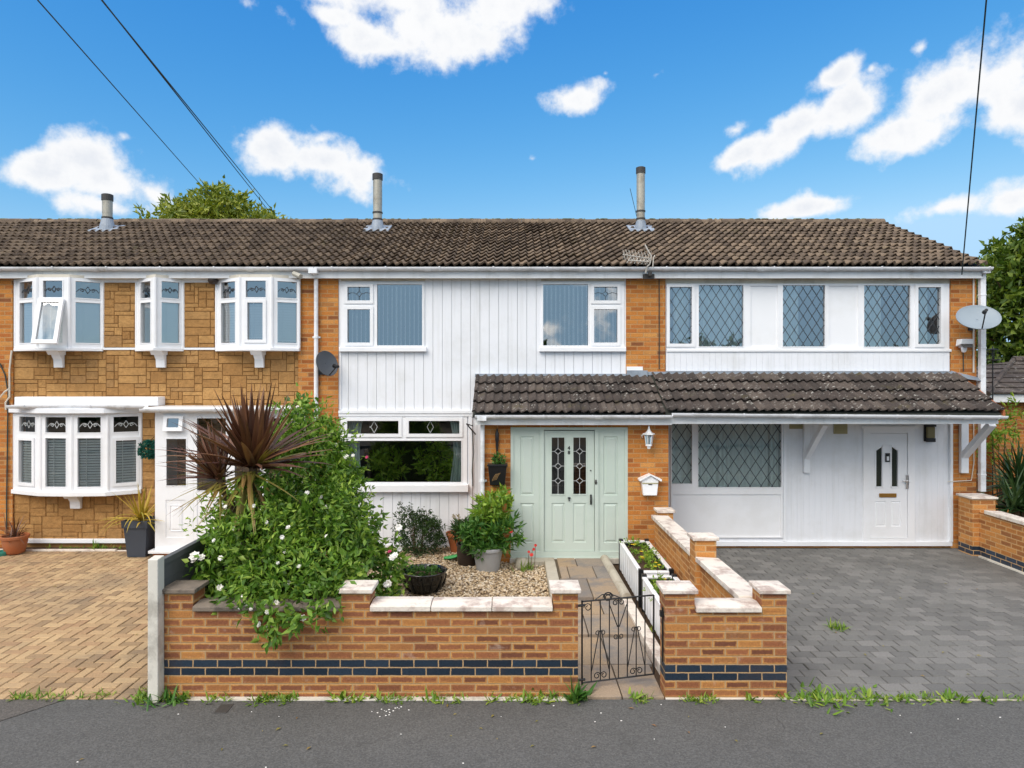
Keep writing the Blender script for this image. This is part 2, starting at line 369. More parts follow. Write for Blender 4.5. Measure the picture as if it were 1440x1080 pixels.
def struct(o, kind='structure'): o['kind'] = kind; return o
def BOX(x0, x1, y0, y1, z0, z1):
    m = MB(); m.box(x0, x1, y0, y1, z0, z1); return m

# facade frames: point (u, v, w) -> O + u*U + v*z + w*N
class FR:
    def __init__(s, O, U):
        s.O = Vector(O); s.U = Vector(U).normalized(); s.N = Vector((s.U.y, -s.U.x, 0))
    def p(s, u, v, w): return s.O + s.U * u + s.N * w + Vector((0, 0, v))
    def u_of(s, px):   # where the sight line through photo column px meets this upright plane
        k = (px - 720) / F     # x = k*y
        return (k * s.O.y - s.O.x) / (s.U.x - k * s.U.y)
def flat(Y): return FR((0, Y, 0), (1, 0, 0))
def panel(mb, fr, u0, u1, v0, v1, holes, wf, wb):
    us = sorted({u0, u1} | {h[k] for h in holes for k in (0, 1) if u0 < h[k] < u1})
    vs = sorted({v0, v1} | {h[k] for h in holes for k in (2, 3) if v0 < h[k] < v1})
    def solid(i, j):
        if i < 0 or j < 0 or i >= len(us) - 1 or j >= len(vs) - 1: return False
        cu, cv = (us[i] + us[i + 1]) / 2, (vs[j] + vs[j + 1]) / 2
        return not any(h[0] < cu < h[1] and h[2] < cv < h[3] for h in holes)
    for i in range(len(us) - 1):
        for j in range(len(vs) - 1):
            if not solid(i, j): continue
            a, b, c, d = us[i], us[i + 1], vs[j], vs[j + 1]; p = fr.p
            mb.face([p(a, c, wf), p(b, c, wf), p(b, d, wf), p(a, d, wf)])
            mb.face([p(b, c, wb), p(a, c, wb), p(a, d, wb), p(b, d, wb)])
            if not solid(i - 1, j): mb.face([p(a, c, wb), p(a, c, wf), p(a, d, wf), p(a, d, wb)])
            if not solid(i + 1, j): mb.face([p(b, c, wf), p(b, c, wb), p(b, d, wb), p(b, d, wf)])
            if not solid(i, j - 1): mb.face([p(a, c, wb), p(b, c, wb), p(b, c, wf), p(a, c, wf)])
            if not solid(i, j + 1): mb.face([p(a, d, wf), p(b, d, wf), p(b, d, wb), p(a, d, wb)])
def fbox(mb, fr, u0, u1, v0, v1, wf, wb):
    p = fr.p
    mb.hexa([p(u0, v0, wf), p(u1, v0, wf), p(u1, v0, wb), p(u0, v0, wb), p(u0, v1, wf), p(u1, v1, wf), p(u1, v1, wb), p(u0, v1, wb)])
def fquad(mb, fr, u0, u1, v0, v1, w):
    p = fr.p; mb.face([p(u0, v0, w), p(u1, v0, w), p(u1, v1, w), p(u0, v1, w)])
def raised(mb, fr, u0, u1, v0, v1, w, d=.014, a=.02, b=.045):
    def ring(i, ww): return [fr.p(u0 + i, v0 + i, ww), fr.p(u1 - i, v0 + i, ww), fr.p(u1 - i, v1 - i, ww), fr.p(u0 + i, v1 - i, ww)]
    r = [ring(0, w), ring(.006, w - d), ring(a, w - d), ring(b, w - .002)]
    for A, B in zip(r, r[1:]):
        for k in range(4): mb.face([A[k], A[(k + 1) % 4], B[(k + 1) % 4], B[k]])
    mb.face(r[-1])
def strip(mb, fr, pts, w, wid, th=.004):     # came: a thin raised strip along a polyline in (u,v)
    for (a, b), (c, d) in zip(pts, pts[1:]):
        du, dv = c - a, d - b; L = math.hypot(du, dv)
        if L < 1e-6: continue
        nu, nv = -dv / L * wid / 2, du / L * wid / 2; p = fr.p
        q = [(a - nu, b - nv), (c - nu, d - nv), (c + nu, d + nv), (a + nu, b + nv)]
        mb.hexa([p(x, y, w) for x, y in q] + [p(x, y, w + th) for x, y in q])
def lattice(mb, fr, u0, u1, v0, v1, w, pu, pv, wid):
    sl = pv / pu
    k = -60
    for sgn in (1, -1):
        for k in range(-60, 60):
            # v = vm + sgn*sl*(u - (um + k*pu))
            um, vm = (u0 + u1) / 2 + k * pu, (v0 + v1) / 2
            ts = []
            a, b = u0, u1
            ua, ub = um + (v0 - vm) / (sgn * sl), um + (v1 - vm) / (sgn * sl)
            lo, hi = max(a, min(ua, ub)), min(b, max(ua, ub))
            if hi - lo > .01: strip(mb, fr, [(lo, vm + sgn * sl * (lo - um)), (hi, vm + sgn * sl * (hi - um))], w, wid)
def scroll(mb, fr, uc, vc, s, w, wid):       # leaded motif: lozenge with a scroll on either side
    strip(mb, fr, [(uc, vc + .075 * s), (uc + .045 * s, vc), (uc, vc - .075 * s), (uc - .045 * s, vc), (uc, vc + .075 * s)], w, wid)
    for sg in (1, -1):
        pts = []
        for k in range(15):
            t = k / 14; ang = 2.6 - t * 2.7
            pts.append((uc + sg * (.05 + .16 * t) * s, vc + (.05 * math.sin(t * math.pi) - .05 * t) * s))
        strip(mb, fr, pts, w, wid)
        pts = [(uc + sg * (.10 + (.035 - .002 * k) * math.cos(k * .5)) * s, vc + (-.02 + (.035 - .002 * k) * math.sin(k * .5)) * s) for k in range(14)]
        strip(mb, fr, pts, w, wid)
def motif(mb, fr, u0, u1, v0, v1, w, wid):   # star lozenge with wavy side arms
    uc, vc = (u0 + u1) / 2, (v0 + v1) / 2; a = (u1 - u0); b = (v1 - v0)
    strip(mb, fr, [(uc, vc + .2 * b), (uc + .12 * a, vc), (uc, vc - .2 * b), (uc - .12 * a, vc), (uc, vc + .2 * b)], w, wid)
    strip(mb, fr, [(uc, vc + .2 * b), (uc, v1)], w, wid); strip(mb, fr, [(uc, vc - .2 * b), (uc, v0)], w, wid)
    for sg in (1, -1):
        strip(mb, fr, [(uc + sg * a * (.12 + .38 * k / 8), vc + .1 * b * math.sin(k / 8 * math.pi) - .02 * b * k / 8) for k in range(9)], w, wid)

# ------------------------------------------------------------------ foliage
def leaf_arrays(P, D, L, Wd, fold=.25, seed_n=None):
    n = len(P)
    rnd = rng.normal(size=(n, 3)); S = np.cross(D, rnd); S /= np.linalg.norm(S, axis=1, keepdims=True) + 1e-9
    Nn = np.cross(S, D)
    mid = P + D * (L * .42)[:, None]
    l = mid + S * (Wd / 2)[:, None] + Nn * (Wd * fold)[:, None]
    r = mid - S * (Wd / 2)[:, None] + Nn * (Wd * fold)[:, None]
    tip = P + D * L[:, None] - Nn * (Wd * .3)[:, None]
    return np.stack([P, l, tip, r], 1).reshape(-1, 3)
def leaf_obj(name, mat, V, parent, kind=4):
    off = np.array(parent['_w'] if parent is not None else (0, 0, 0), float)
    V = V - off; n = len(V) // 4; me = bpy.data.meshes.new(name)
    me.vertices.add(n * 4); me.vertices.foreach_set('co', V.astype(np.float32).ravel())
    idx = (np.arange(n)[:, None] * 4 + np.array([0, 1, 2, 0, 2, 3])[None, :]).ravel().astype(np.int32)
    me.loops.add(n * 6); me.loops.foreach_set('vertex_index', idx)
    me.polygons.add(n * 2); me.polygons.foreach_set('loop_start', np.arange(n * 2, dtype=np.int32) * 3)
    try: me.polygons.foreach_set('loop_total', np.full(n * 2, 3, dtype=np.int32))
    except Exception: pass
    me.materials.append(MATS[mat]); me.update(calc_edges=True); me.validate()
    o = bpy.data.objects.new(name, me); COL.objects.link(o)
    if parent is not None: o.parent = parent; o['_w'] = list(off)
    return o
def unit(a): return a / (np.linalg.norm(a, axis=-1, keepdims=True) + 1e-9)
def crown(ells, nclump, per, L, Wd, twig=.25, inner=.25, up=.25, drop=.0, spread=1.0):
    ells = [np.array(e, float) for e in ells]; vol = np.array([(e[3] * e[4] * e[5]) ** (2 / 3) for e in ells]); vol /= vol.sum()
    C0, O0 = [], []
    while len(C0) < nclump:
        e = ells[rng.choice(len(ells), p=vol)]; d = unit(rng.normal(size=3))
        rr = rng.uniform(.78, 1.06) if rng.random() > inner else rng.uniform(.35, .8)
        p = e[:3] + d * e[3:6] * rr
        if any(np.linalg.norm((p - q[:3]) / q[3:6]) < .62 for q in ells if q is not e): continue
        C0.append(p); O0.append(unit(d / e[3:6]))
    C0 = np.array(C0); O0 = np.array(O0)
    tw = unit(O0 + .75 * rng.normal(size=O0.shape) * spread + np.array([0, 0, up]))
    t = rng.uniform(0, 1, size=(nclump, per)) * twig
    P = C0[:, None, :] + tw[:, None, :] * t[..., None] + rng.normal(size=(nclump, per, 3)) * twig * .14
    D = unit(tw[:, None, :] * .7 + rng.normal(size=(nclump, per, 3)) * .75 + np.array([0, 0, -drop]))
    n = nclump * per
    return leaf_arrays(P.reshape(n, 3), D.reshape(n, 3), rng.uniform(L[0], L[1], n), rng.uniform(Wd[0], Wd[1], n))
def blades(mb, base, n, L, w, el=(20, 85), curl=.6, az=(0, 360), segs=6, jitter=.02, elbias=1.0):
    """long sword leaves springing from one point"""
    bx, by, bz = base
    for i in range(n):
        a = R(random.uniform(*az)); e = R(el[0] + (el[1] - el[0]) * random.random() ** elbias); ln = random.uniform(*L); ww = random.uniform(*w)
        d = Vector((math.cos(a) * math.cos(e), math.sin(a) * math.cos(e), math.sin(e))); side = Vector((-math.sin(a), math.cos(a), 0))
        p = Vector((bx + random.gauss(0, jitter), by + random.gauss(0, jitter), bz + random.gauss(0, min(jitter, .02) * .5)))
        cu = curl * random.uniform(.4, 1.3); P = []
        for k in range(segs + 1):
            t = k / segs; wk = ww * (min(1, .55 + 2.2 * t)) * (1 - t ** 2.2) / 2 + .0008
            nrm = side.cross(d).normalized()
            P.append([p - side * wk + nrm * wk * .45, p, p + side * wk + nrm * wk * .45])
            p = p + d * (ln / segs); d = (d + Vector((0, 0, -cu / segs)) * (.4 + t)).normalized()
        mb.grid(P)
# ================================================================== the terrace
YW = 11.7                                   # plane of the infill fronts
YP = 11.66                                  # faces of the brick piers
YB = 17.6                                   # rear wall
YE, ZE, YR, ZR = 11.48, 4.79, 14.7, 6.22    # main roof eaves and ridge
FW = flat(YW)
zW = lambda py: Z(py, YW)
xW = lambda px: X(px, YW)
XA, XB, XC, XD = X(-9, YW), X(448, YW), X(907, YW), X(1373, YP)

HX = thing('terraced_house', 'neighbouring terraced house of which only a sliver of brick pier and tiled roof shows', 'house', (X(-250, YW), YW, 0), 'houses of the terrace')
HL = thing('terraced_house', 'stone clad terraced house with white bow windows and a flat roofed glazed porch', 'house', (X(200, YW), YW, 0), 'houses of the terrace')
HM = thing('terraced_house', 'middle terraced house with white vertical boarding and a sage green front door', 'house', (X(680, YW), YW, 0), 'houses of the terrace')
HR = thing('terraced_house', 'end terraced house with diamond leaded windows and a bracketed tiled canopy', 'house', (X(1150, YW), YW, 0), 'houses of the terrace')

def shell(h, x0, x1, gable_l, gable_r, door_gap=None):
    m = MB()
    # side walls with gables, rear wall, upper floor
    def side(xa, xb):
        m.prism_x([(YP + .32, 0), (YB, 0), (YB, ZE - .12), (YR, ZR - .16), (YP + .32, ZE - .06)], xa, xb)
    side(x0, x0 + .11); side(x1 - .11, x1)
    m.box(x0 + .11, x1 - .11, YB - .22, YB - .002, 0, ZE - .12)
    m.build('wall', 'house_brick', h)
    f = MB(); f.box(x0 + .115, x1 - .115, YP + .33, YB - .225, 2.52, 2.74); f.box(x0 + .115, x1 - .115, YP + .33, YB - .225, .002, .08)
    f.box(x0 + .115, x1 - .115, 14.4, 14.5, .09, 2.51); f.box(x0 + .115, x1 - .115, 14.4, 14.5, 2.75, 4.7)
    f.box(x0 + .115, x1 - .115, YP + .33, YB - .225, 4.62, 4.66)
    f.box(x0 + .112, x0 + .114, YP + .33, YB - .225, .09, 2.51); f.box(x1 - .114, x1 - .112, YP + .33, YB - .225, .09, 2.51); f.box(x0 + .112, x0 + .114, YP + .33, YB - .225, 2.75, 4.6); f.box(x1 - .114, x1 - .112, YP + .33, YB - .225, 2.75, 4.6)
    f.build('floor_slab', 'room_dark', h)
XZ = XA - 5.6; shell(HX, XZ, XA - .001, True, False); shell(HL, XA, XB, True, False); shell(HM, XB + .001, XC - .001, False, False); shell(HR, XC, XD, False, True)

def pier(h, x0, x1, z0=0.0, z1=4.66, y0=YP, y1=YP + .32):
    BOX(x0, x1, y0, y1, z0, z1).build('brick_pier', 'house_brick', h)
pier(HX, xW(-38), XA - .001); pier(HL, XA, xW(20)); pier(HX, XZ, XZ + .35); BOX(XZ + .351, xW(-38) - .001, YW, YW + .2, 0, 4.66).build('brickwork', 'house_brick', HX); pier(HL, xW(420.5), XB - .001)
pier(HM, XB + .001, xW(476.5)); pier(HM, xW(880), XC - .001)
pier(HR, XC + .001, xW(935)); pier(HR, xW(1335), XD)

# ---- roofs ------------------------------------------------------------
def tile_roof(name, h, mat, x0, x1, ye, ze, yr, zr, n, amp=.036, period=.135, lip=.05, ns=10):
    S = Vector((0, yr - ye, zr - ze)); L = S.length; S.normalize(); Nn = Vector((0, -S.z, S.y)); g = L / n
    mb = MB(); nx = int((x1 - x0) / period * ns) + 1
    xs = [x0 + (x1 - x0) * i / (nx - 1) for i in range(nx)]
    for i in range(n):
        s0, s1 = i * g - .02, min((i + 1) * g + .05, L + .01); jit = {}
        rows = []
        for (s, hh, e) in ((s0 + .05, lip - .052, 0), (s0 + .004, lip - .016, 0), (s0, lip, 0), (s0 + g * .5, lip * .55, 0), (s1, lip * .02, 1)):
            row = []
            for x in xs:
                k = math.floor(x / .3)
                if k not in jit: jit[k] = (random.gauss(0, .004), random.gauss(0, .004))
                ph = (x / period) % 1.0
                q_ = ph / .76 if ph < .76 else (1 - ph) / .24
                wv = (q_ * q_ * (3 - 2 * q_)) ** (1.5 if ph < .76 else 1)
                p = Vector((x, ye, ze)) + S * (s + jit[k][1]) + Nn * (hh + amp * wv + jit[k][0] * (1 - e))
                row.append(p)
            rows.append(row)
        mb.grid(rows, uvf=lambda a, b, i=i: (xs[b], i + .5))
    r = mb.build(name, mat, h, smooth=True)
    # boarding under the tiles, open lap closed so that no light leaks through
    b = MB(); t = Nn * -.03; t2 = Nn * -.07
    e0 = Vector((0, ye, ze)) - S * 0.0; e1 = e0 + S * L
    b.prism_x([(p.y, p.z) for p in (e0 + t2, e1 + t2, e1 + t, e0 + t)], x0 + .004, x1 - .004)
    b.build('roof_boarding', 'room_dark', r)
    return r
roofs = []
for h, x0, x1 in ((HX, XZ - .05, XA), (HL, XA + .001, XB), (HM, XB + .001, XC), (HR, XC + .001, XD + .05)):
    r = tile_roof('roof', h, 'roof_tile', x0, x1, YE, ZE, YR, ZR, 14, amp=.046, lip=.052, period=.14)
    b = MB(); b.prism_x([(YR, ZR - .03), (YR, ZR + .02), (2 * YR - YE, ZE + .02), (2 * YR - YE, ZE - .03)], x0, x1); b.build('rear_slope', 'roof_tile', r)
    m = MB(); x = x0
    while x < x1 - .02:
        e = min(x + .44, x1); rr = .115 + random.uniform(-.004, .004); zo = random.uniform(-.008, .008)
        P = [[(xx, YR - rr * math.cos(math.pi * k / 8) * 1.1, ZR - .015 + zo + rr * math.sin(math.pi * k / 8)) for k in range(9)] for xx in (x + .004, e)]
        m.grid(P); x = e
    m.build('ridge_tiles', 'roof_tile', r, smooth=False)
    q = MB()
    for _ in range(int((x1 - x0) * 9)):
        xx = random.uniform(x0 + .1, x1 - .1); w = random.uniform(.02, .07)
        q.lathe([(w, 0), (w * .7, .012), (.001, .02)], xx, YR - .02, ZR + .09, n=6)
    q.build('moss', 'moss', r, smooth=True)['kind'] = 'stuff'
    roofs.append(r)
# verge at the right gable: bargeboard, mortar and stepped tile ends
m = MB(); xv = XD + .0
m.prism_x([(YE + .05, ZE - .17), (YR, ZR - .2), (YR, ZR - .06), (YE + .05, ZE - .03)], xv + .002, xv + .028)
m.build('bargeboard', 'fascia_white', roofs[3])

# ---- eaves: fascia, soffit, gutter -------------------------------------
def gutter(h, x0, x1, y, z, r=.056, brackets=.9, name='gutter', drop=0.0):
    m = MB(); n = 10; P = []
    for xx, dz in ((x0, 0), (x1, -drop)):
        P.append([(xx, y - r * math.cos(math.pi * k / n), z + dz - r * math.sin(math.pi * k / n)) for k in range(n + 1)] +
                 [(xx, y + (r - .006) * math.cos(math.pi * k / n), z + dz - (r - .006) * math.sin(math.pi * k / n)) for k in range(n + 1)])
    m.grid(P, cv=True); m.face(P[0]); m.face(P[1][::-1])
    x = x0 + .3
    while x < x1 - .05:
        dz = -drop * (x - x0) / (x1 - x0)
        Q = [[(xx, y - (r + .007) * math.cos(math.pi * k / 8), z + dz - .003 - (r + .007) * math.sin(math.pi * k / 8)) for k in range(9)] for xx in (x - .016, x + .016)]
        m.grid(Q); m.box(x - .012, x + .012, y - r - .012, y - r + .004, z + dz - .012, z + dz + .008)
        x += brackets
    x = x0 + 1.9
    while x < x1 - .3:      # union pieces
        dz = -drop * (x - x0) / (x1 - x0)
        Q = [[(xx, y - (r + .012) * math.cos(math.pi * k / 8), z + dz - (r + .012) * math.sin(math.pi * k / 8)) for k in range(9)] for xx in (x - .06, x + .06)]
        m.grid(Q); x += 2.6
    return m.build(name, 'gutter_white', h, smooth=False)
for h, x0, x1 in ((HX, XZ, XA - .001), (HL, XA, XB), (HM, XB + .001, XC), (HR, XC + .001, XD + .02)):
    f = MB(); f.box(x0, x1, YE + .05, YE + .075, Z(390.5, YE), ZE - .035)
    f.build('fascia', 'fascia_white', h)
    s = MB(); s.box(x0, x1, YE + .078, YW + .2, Z(390.5, YE) + .004, Z(390.5, YE) + .022); s.build('soffit', 'soffit', h)
    gutter(h, x0 + .002, x1 + (.1 if h is HR else -.002), YE - .02, ZE - .025)

# ---- flues --------------------------------------------------------------
def flue(h, px, base_y, top_y, yy=14.0, w=13):
    zb, zt = Z(base_y, yy), Z(top_y, yy); cx = X(px, yy); r = w / 2 / F * yy
    hh = zt - zb
    m = MB(); m.lathe([(r, .1), (r, hh * .46), (r * 1.02, hh * .46), (r * 1.02, hh - .06), (r * .6, hh - .04)], cx, yy, zb, 20)
    f = m.build('flue', 'flue_metal', h, smooth=False)
    c = MB(); c.lathe([(r * 1.0, hh - .12), (r * 1.16, hh - .12), (r * 1.16, hh), (r * .9, hh + .012), (.001, hh + .014)], cx, yy, zb, 20)
    for t in (.18, .30): c.lathe([(r * 1.01, hh * t), (r * 1.14, hh * t), (r * 1.14, hh * t + .03), (r * 1.01, hh * t + .03)], cx, yy, zb, 20)
    c.build('cowl', 'flue_cap', f)
    s = MB(); s.lathe([(r * 1.75, -.12), (r * 1.5, .05), (r * 1.12, .20), (r * 1.0, .21)], cx, yy, zb, 20)
    sl = (ZR - ZE) / (YR - YE)
    def rp(dx, dy, o): return (cx + dx, yy + dy, ZE + (yy + dy - YE) * sl + o)
    s.hexa([rp(-.26, -.24, .045), rp(.26, -.24, .045), rp(.26, .22, .045), rp(-.26, .22, .045), rp(-.26, -.24, .075), rp(.26, -.24, .075), rp(.26, .22, .075), rp(-.26, .22, .075)])
    s.build('flashing', 'lead_flashing', f, smooth=False)
    return f
flue(HL, 151, 322, 274, w=13); flue(HM, 531, 324, 245, w=12.5); flue(HR, 901, 325, 236, w=11.5)

# ---- windows -------------------------------------------------------------
def window(h, fr, outer, lights, wf=.02, wb=-.05, mat='upvc', glassmat='glass', pane_w=-.012, name='window'):
    """outer (u0,u1,v0,v1); lights [(u0,u1,v0,v1,kind)], kind 's' = opening sash, 'f' = fixed, 'x' = frame hole only"""
    m = MB(); hs = [l[:4] for l in lights]
    panel(m, fr, *outer, [(a, b, c, d) if k != 's' else (a, b, c, d) for a, b, c, d, k in lights], wf, wb)
    w = m.build(name, mat, h)
    for a, b, c, d, k in lights:
        sm = MB()
        e = .052 if k == 's' else .014
        if k == 'x': continue
        panel(sm, fr, a - e, b + e, c - e, d + e, [(a + .002, b - .002, c + .002, d - .002)], wf + (.02 if k == 's' else .007), wf + .001)
        sm.build('sash' if k == 's' else 'bead', mat, w)
    g = MB()
    for a, b, c, d, k in lights:
        if k != 'x': fquad(g, fr, a, b, c, d, pane_w)
    if g.f: g.build_each('pane', glassmat, w)
    return w
def vslats(w, fr, u0, u1, v0, v1, pitch=.076, wback=-.085, ang=62, skip=None):
    m = MB(); u = u0 + .02; k = 0
    while u < u1:
        a = R(ang + random.uniform(-6, 6)); hw = .042
        du, dw = math.cos(a) * hw, math.sin(a) * hw; p = fr.p; t = .003
        m.hexa([p(u - du - t, v0, wback + dw), p(u - du + t, v0, wback + dw), p(u + du + t, v0, wback - dw), p(u + du - t, v0, wback - dw)] +
               [p(u - du - t, v1, wback + dw), p(u - du + t, v1, wback + dw), p(u + du + t, v1, wback - dw), p(u + du - t, v1, wback - dw)])
        u += pitch; k += 1
    fbox(m, fr, u0, u1, v1, v1 + .03, wback + .03, wback - .03)
    m.build('blind', 'blind_white', w)
def hslats(m, fr, u0, u1, v0, v1, pitch=.05, wback=-.09, ang=35):
    v = v0; p = fr.p; a = R(ang); dv, dw = math.sin(a) * .024, math.cos(a) * .024
    while v < v1:
        m.hexa([p(u0, v - dv - .001, wback + dw), p(u1, v - dv - .001, wback + dw), p(u1, v + dv - .001, wback - dw), p(u0, v + dv - .001, wback - dw),
                p(u0, v - dv + .001, wback + dw), p(u1, v - dv + .001, wback + dw), p(u1, v + dv + .001, wback - dw), p(u0, v + dv + .001, wback - dw)])
        v += pitch
    for t in (.35, ):
        fbox(m, fr, u0 + (u1 - u0) * t - .006, u0 + (u1 - u0) * t + .006, v0, v1, wback + .032, wback + .03)
def curtain(m, fr, u0, u1, v0, v1, w, waves=5, amp=.03, gather=0.0):
    n = waves * 8; P = []
    for t in (0, .25, .5, .75, 1):
        v = v1 + (v0 - v1) * t
        row = []
        for i in range(n + 1):
            f = i / n; sq = 1 - gather * math.sin(math.pi * min(1, t * 1.1)) if gather else 1
            u = u1 - (u1 - u0) * (1 - f) * sq if gather >= 0 else u0 + (u1 - u0) * f * (1 + gather * math.sin(math.pi * min(1, t * 1.1)))
            row.append(fr.p(u, v, w + amp * math.sin(f * waves * 2 * math.pi)))
        P.append(row)
    m.grid(P)
def pxr(a, b, c, d, Y=YW): return (X(a, Y), X(b, Y), Z(d, Y), Z(c, Y))      # left,right,top,bottom rows -> u0,u1,v0,v1
def L(a, b, c, d, k='f', Y=YW): return pxr(a, b, c, d, Y) + (k,)

# ================================================================== middle house
openM = [pxr(480, 597, 396, 489), pxr(761, 877.5, 396, 489), pxr(480, 657, 586, 681)]
def boarded(h, x0, x1, z0, z1, holes, bw, x_ref, mat='white_board', name='cladding', y=YW, gap=.0028):
    fr = flat(y); m = MB()
    edges = []; k = math.ceil((x0 - x_ref) / bw)
    be = {round(x_ref + i * bw, 5) for i in range(k, k + int((x1 - x0) / bw) + 2) if x0 < x_ref + i * bw < x1}
    us = sorted(be | {x0, x1} | {h_[i] for h_ in holes for i in (0, 1) if x0 < h_[i] < x1})
    for a, b in zip(us, us[1:]):
        if b - a < .001: continue
        ga = gap if round(a, 5) in be else 0; gb = gap if round(b, 5) in be else 0
        mid = (a + b) / 2; cuts = sorted((min(h_[2], z1), min(h_[3], z1)) for h_ in holes if h_[0] < mid < h_[1])
        v = z0
        for c, d in cuts + [(z1, z1)]:
            if c - v > .005: fbox(m, fr, a + ga, b - gb, v, c, .0, -.02)
            v = max(v, d)
    o = m.build(name, mat, h)
    b = MB(); panel(b, fr, x0, x1, z0, z1, holes, -.022, -.12); b.build('backing', 'backing_grey', o)
    return o
bw = X(13.2 + 720, YW)
boarded(HM, xW(476.5), xW(880), Z(577.5, YW), 4.66, openM, bw, xW(490))
boarded(HM, xW(476.5), X(677, YW), .02, Z(581, YW), openM, bw, xW(486))
t = MB(); t.box(xW(476.8), xW(668), YW - .05, YW - .002, Z(581, YW) + .001, Z(577, YW)); t.box(xW(476.8), xW(668), YW - .035, YW - .002, Z(585.5, YW), Z(581, YW))
t.box(xW(659), xW(664), YW - .03, YW - .001, .02, Z(586, YW)); t.box(xW(477), xW(668), YW - .022, YW - .001, .0, .05)
t.box(xW(476.6), xW(480), YW - .018, YW - .001, Z(576, YW), 4.62); t.box(xW(878), xW(879.9), YW - .018, YW - .001, 2.98, 4.62)
t.build_each('trim_board', 'white_paint', HM)
t = MB(); t.box(xW(480), xW(598), YW - .012, YW - .001, zW(395.5), 4.63); t.box(xW(761), xW(878), YW - .012, YW - .001, zW(395.5), 4.63); t.build_each('head_board', 'soffit', HM)

def sill(w, fr, u0, u1, v0, v1, proj=.07, mat='upvc', back=.0):
    m = MB(); p = fr.p
    m.hexa([p(u0, v0, proj), p(u1, v0, proj), p(u1, v0, back), p(u0, v0, back), p(u0, v1 - .012, proj), p(u1, v1 - .012, proj), p(u1, v1, back), p(u0, v1, back)])
    m.build('sill', mat, w, bevel=.004)
w = window(HM, FW, pxr(480, 597, 396, 489), [L(489, 521, 403.5, 423, 's'), L(489, 521, 435, 482, 's'), L(530.5, 594, 400, 486)])
sill(w, FW, xW(478), xW(600), zW(494.5), zW(488), .075)
vslats(w, FW, xW(486), xW(596), zW(485), zW(401), ang=-70)
m = MB(); motif(m, FW, *pxr(489, 521, 403.5, 423), -.009, .009); m.build('leading', 'lead_came', w)
w = window(HM, FW, pxr(761, 877.5, 396, 489), [L(763.5, 827, 400, 486), L(835, 868, 403.5, 423, 's'), L(835, 868, 435, 482, 's')])
sill(w, FW, xW(758), xW(879.5), zW(494.5), zW(488), .075)
vslats(w, FW, xW(762), xW(872), zW(485), zW(401), ang=73)
m = MB(); motif(m, FW, *pxr(835, 868, 403.5, 423), -.009, .009); m.build('leading', 'lead_came', w)
w = window(HM, FW, pxr(480, 657, 586, 681), [L(488.5, 561, 591.5, 610, 's'), L(575, 646.5, 591.5, 610, 's'), L(486, 649, 619.5, 678)], glassmat='glass_low')
sill(w, FW, xW(478), xW(659), zW(690.5), zW(680), .11)
m = MB(); curtain(m, FW, xW(486), xW(507), zW(690), zW(588), -.2, 3, .03, -.25); curtain(m, FW, xW(630), xW(652), zW(690), zW(588), -.2, 3, .03, .3); m.build('curtain', 'curtain', w, smooth=True)
m = MB(); uc, vc = xW(526), zW(600.5)
strip(m, FW, [(uc, vc + .1), (uc + .055, vc), (uc, vc - .1), (uc - .055, vc), (uc, vc + .1)], -.009, .008); strip(m, FW, [(uc - .075, vc - .01), (uc - .055, vc), (uc - .075, vc + .012)], -.009, .01)
uc = xW(605); strip(m, FW, [(uc, vc + .1), (uc + .055, vc), (uc, vc - .1), (uc - .055, vc), (uc, vc + .1)], -.009, .006)
m.build('leading', 'lead_pale', w)

# tiled porch, brick front, sage door set
YQ = 10.75; FQ = flat(YQ); YG = 10.5
zQ = lambda py: Z(py, YQ); xQ = lambda px: X(px, YQ)
po = BOX(xQ(677), xQ(718), YQ, YQ + .215, 0, zQ(597)).build('porch_wall', 'house_brick', HM)
BOX(xQ(883), xQ(940), YQ, YQ + .215, 0, zQ(597)).build('brickwork', 'house_brick', po)
BOX(xQ(677), xQ(677) + .215, YQ + .216, YW - .13, 0, 2.5).build('brickwork', 'house_brick', po)
BOX(xQ(940) - .215, xQ(940), YQ + .216, YW - .13, 0, 2.5).build('brickwork', 'house_brick', po)
BOX(xQ(718), xQ(883), YQ + .02, YQ + .2, zQ(601), zQ(597)).build('brickwork', 'house_brick', po)
BOX(xQ(677) + .22, xQ(940) - .22, YW - .1, YW - .02, 0, 2.5).build('hall_wall', 'room_dark', po)
PZ0, PZ1 = Z(582, YG), Z(528.5, 11.64)
pr = tile_roof('porch_roof', HM, 'porch_tile', X(664, YG), X(935, YG), YG, PZ0, 11.62, PZ1, 4, amp=.036, lip=.05)
m = MB(); m.box(X(668, 11.6), xW(880), YW - .10, YW - .002, PZ1 - .02, PZ1 + .035); m.build('flashing', 'lead_flashing', pr)
m = MB(); m.box(xW(880.5), XC + .02, YP - .09, YP - .002, PZ1 - .02, Z(521, YP)); m.build('flashing', 'lead_flashing', pr)
m = MB(); m.box(xW(880.5), XC - .05, YP - .03, YP - .001, Z(521, YP) + .002, Z(515.5, YP)); m.build('flashing_trim', 'white_paint', pr)
m = MB(); m.box(X(668, YG + .06), X(945, YG + .06), YG + .06, YG + .085, Z(598, YG), PZ0 - .035); m.build('porch_fascia', 'fascia_white', pr)
m = MB(); m.box(X(668, YG + .09), X(945, YG + .09), YG + .088, YQ - .002, Z(598, YG) + .003, Z(598, YG) + .02); m.build('porch_soffit', 'soffit', pr)
m = MB(); m.prism_x([(YG + .09, Z(598, YG) + .02), (YW - .13, Z(598, YG) + .02), (YW - .13, PZ1 - .09), (YG + .09, PZ0 - .09)], X(668, YG) , X(668, YG) + .03); m.build('cheek', 'white_paint', pr)
gutter(HM, X(668, YG), X(944, YG), YG - .03, PZ0 - .02, .05, .75)
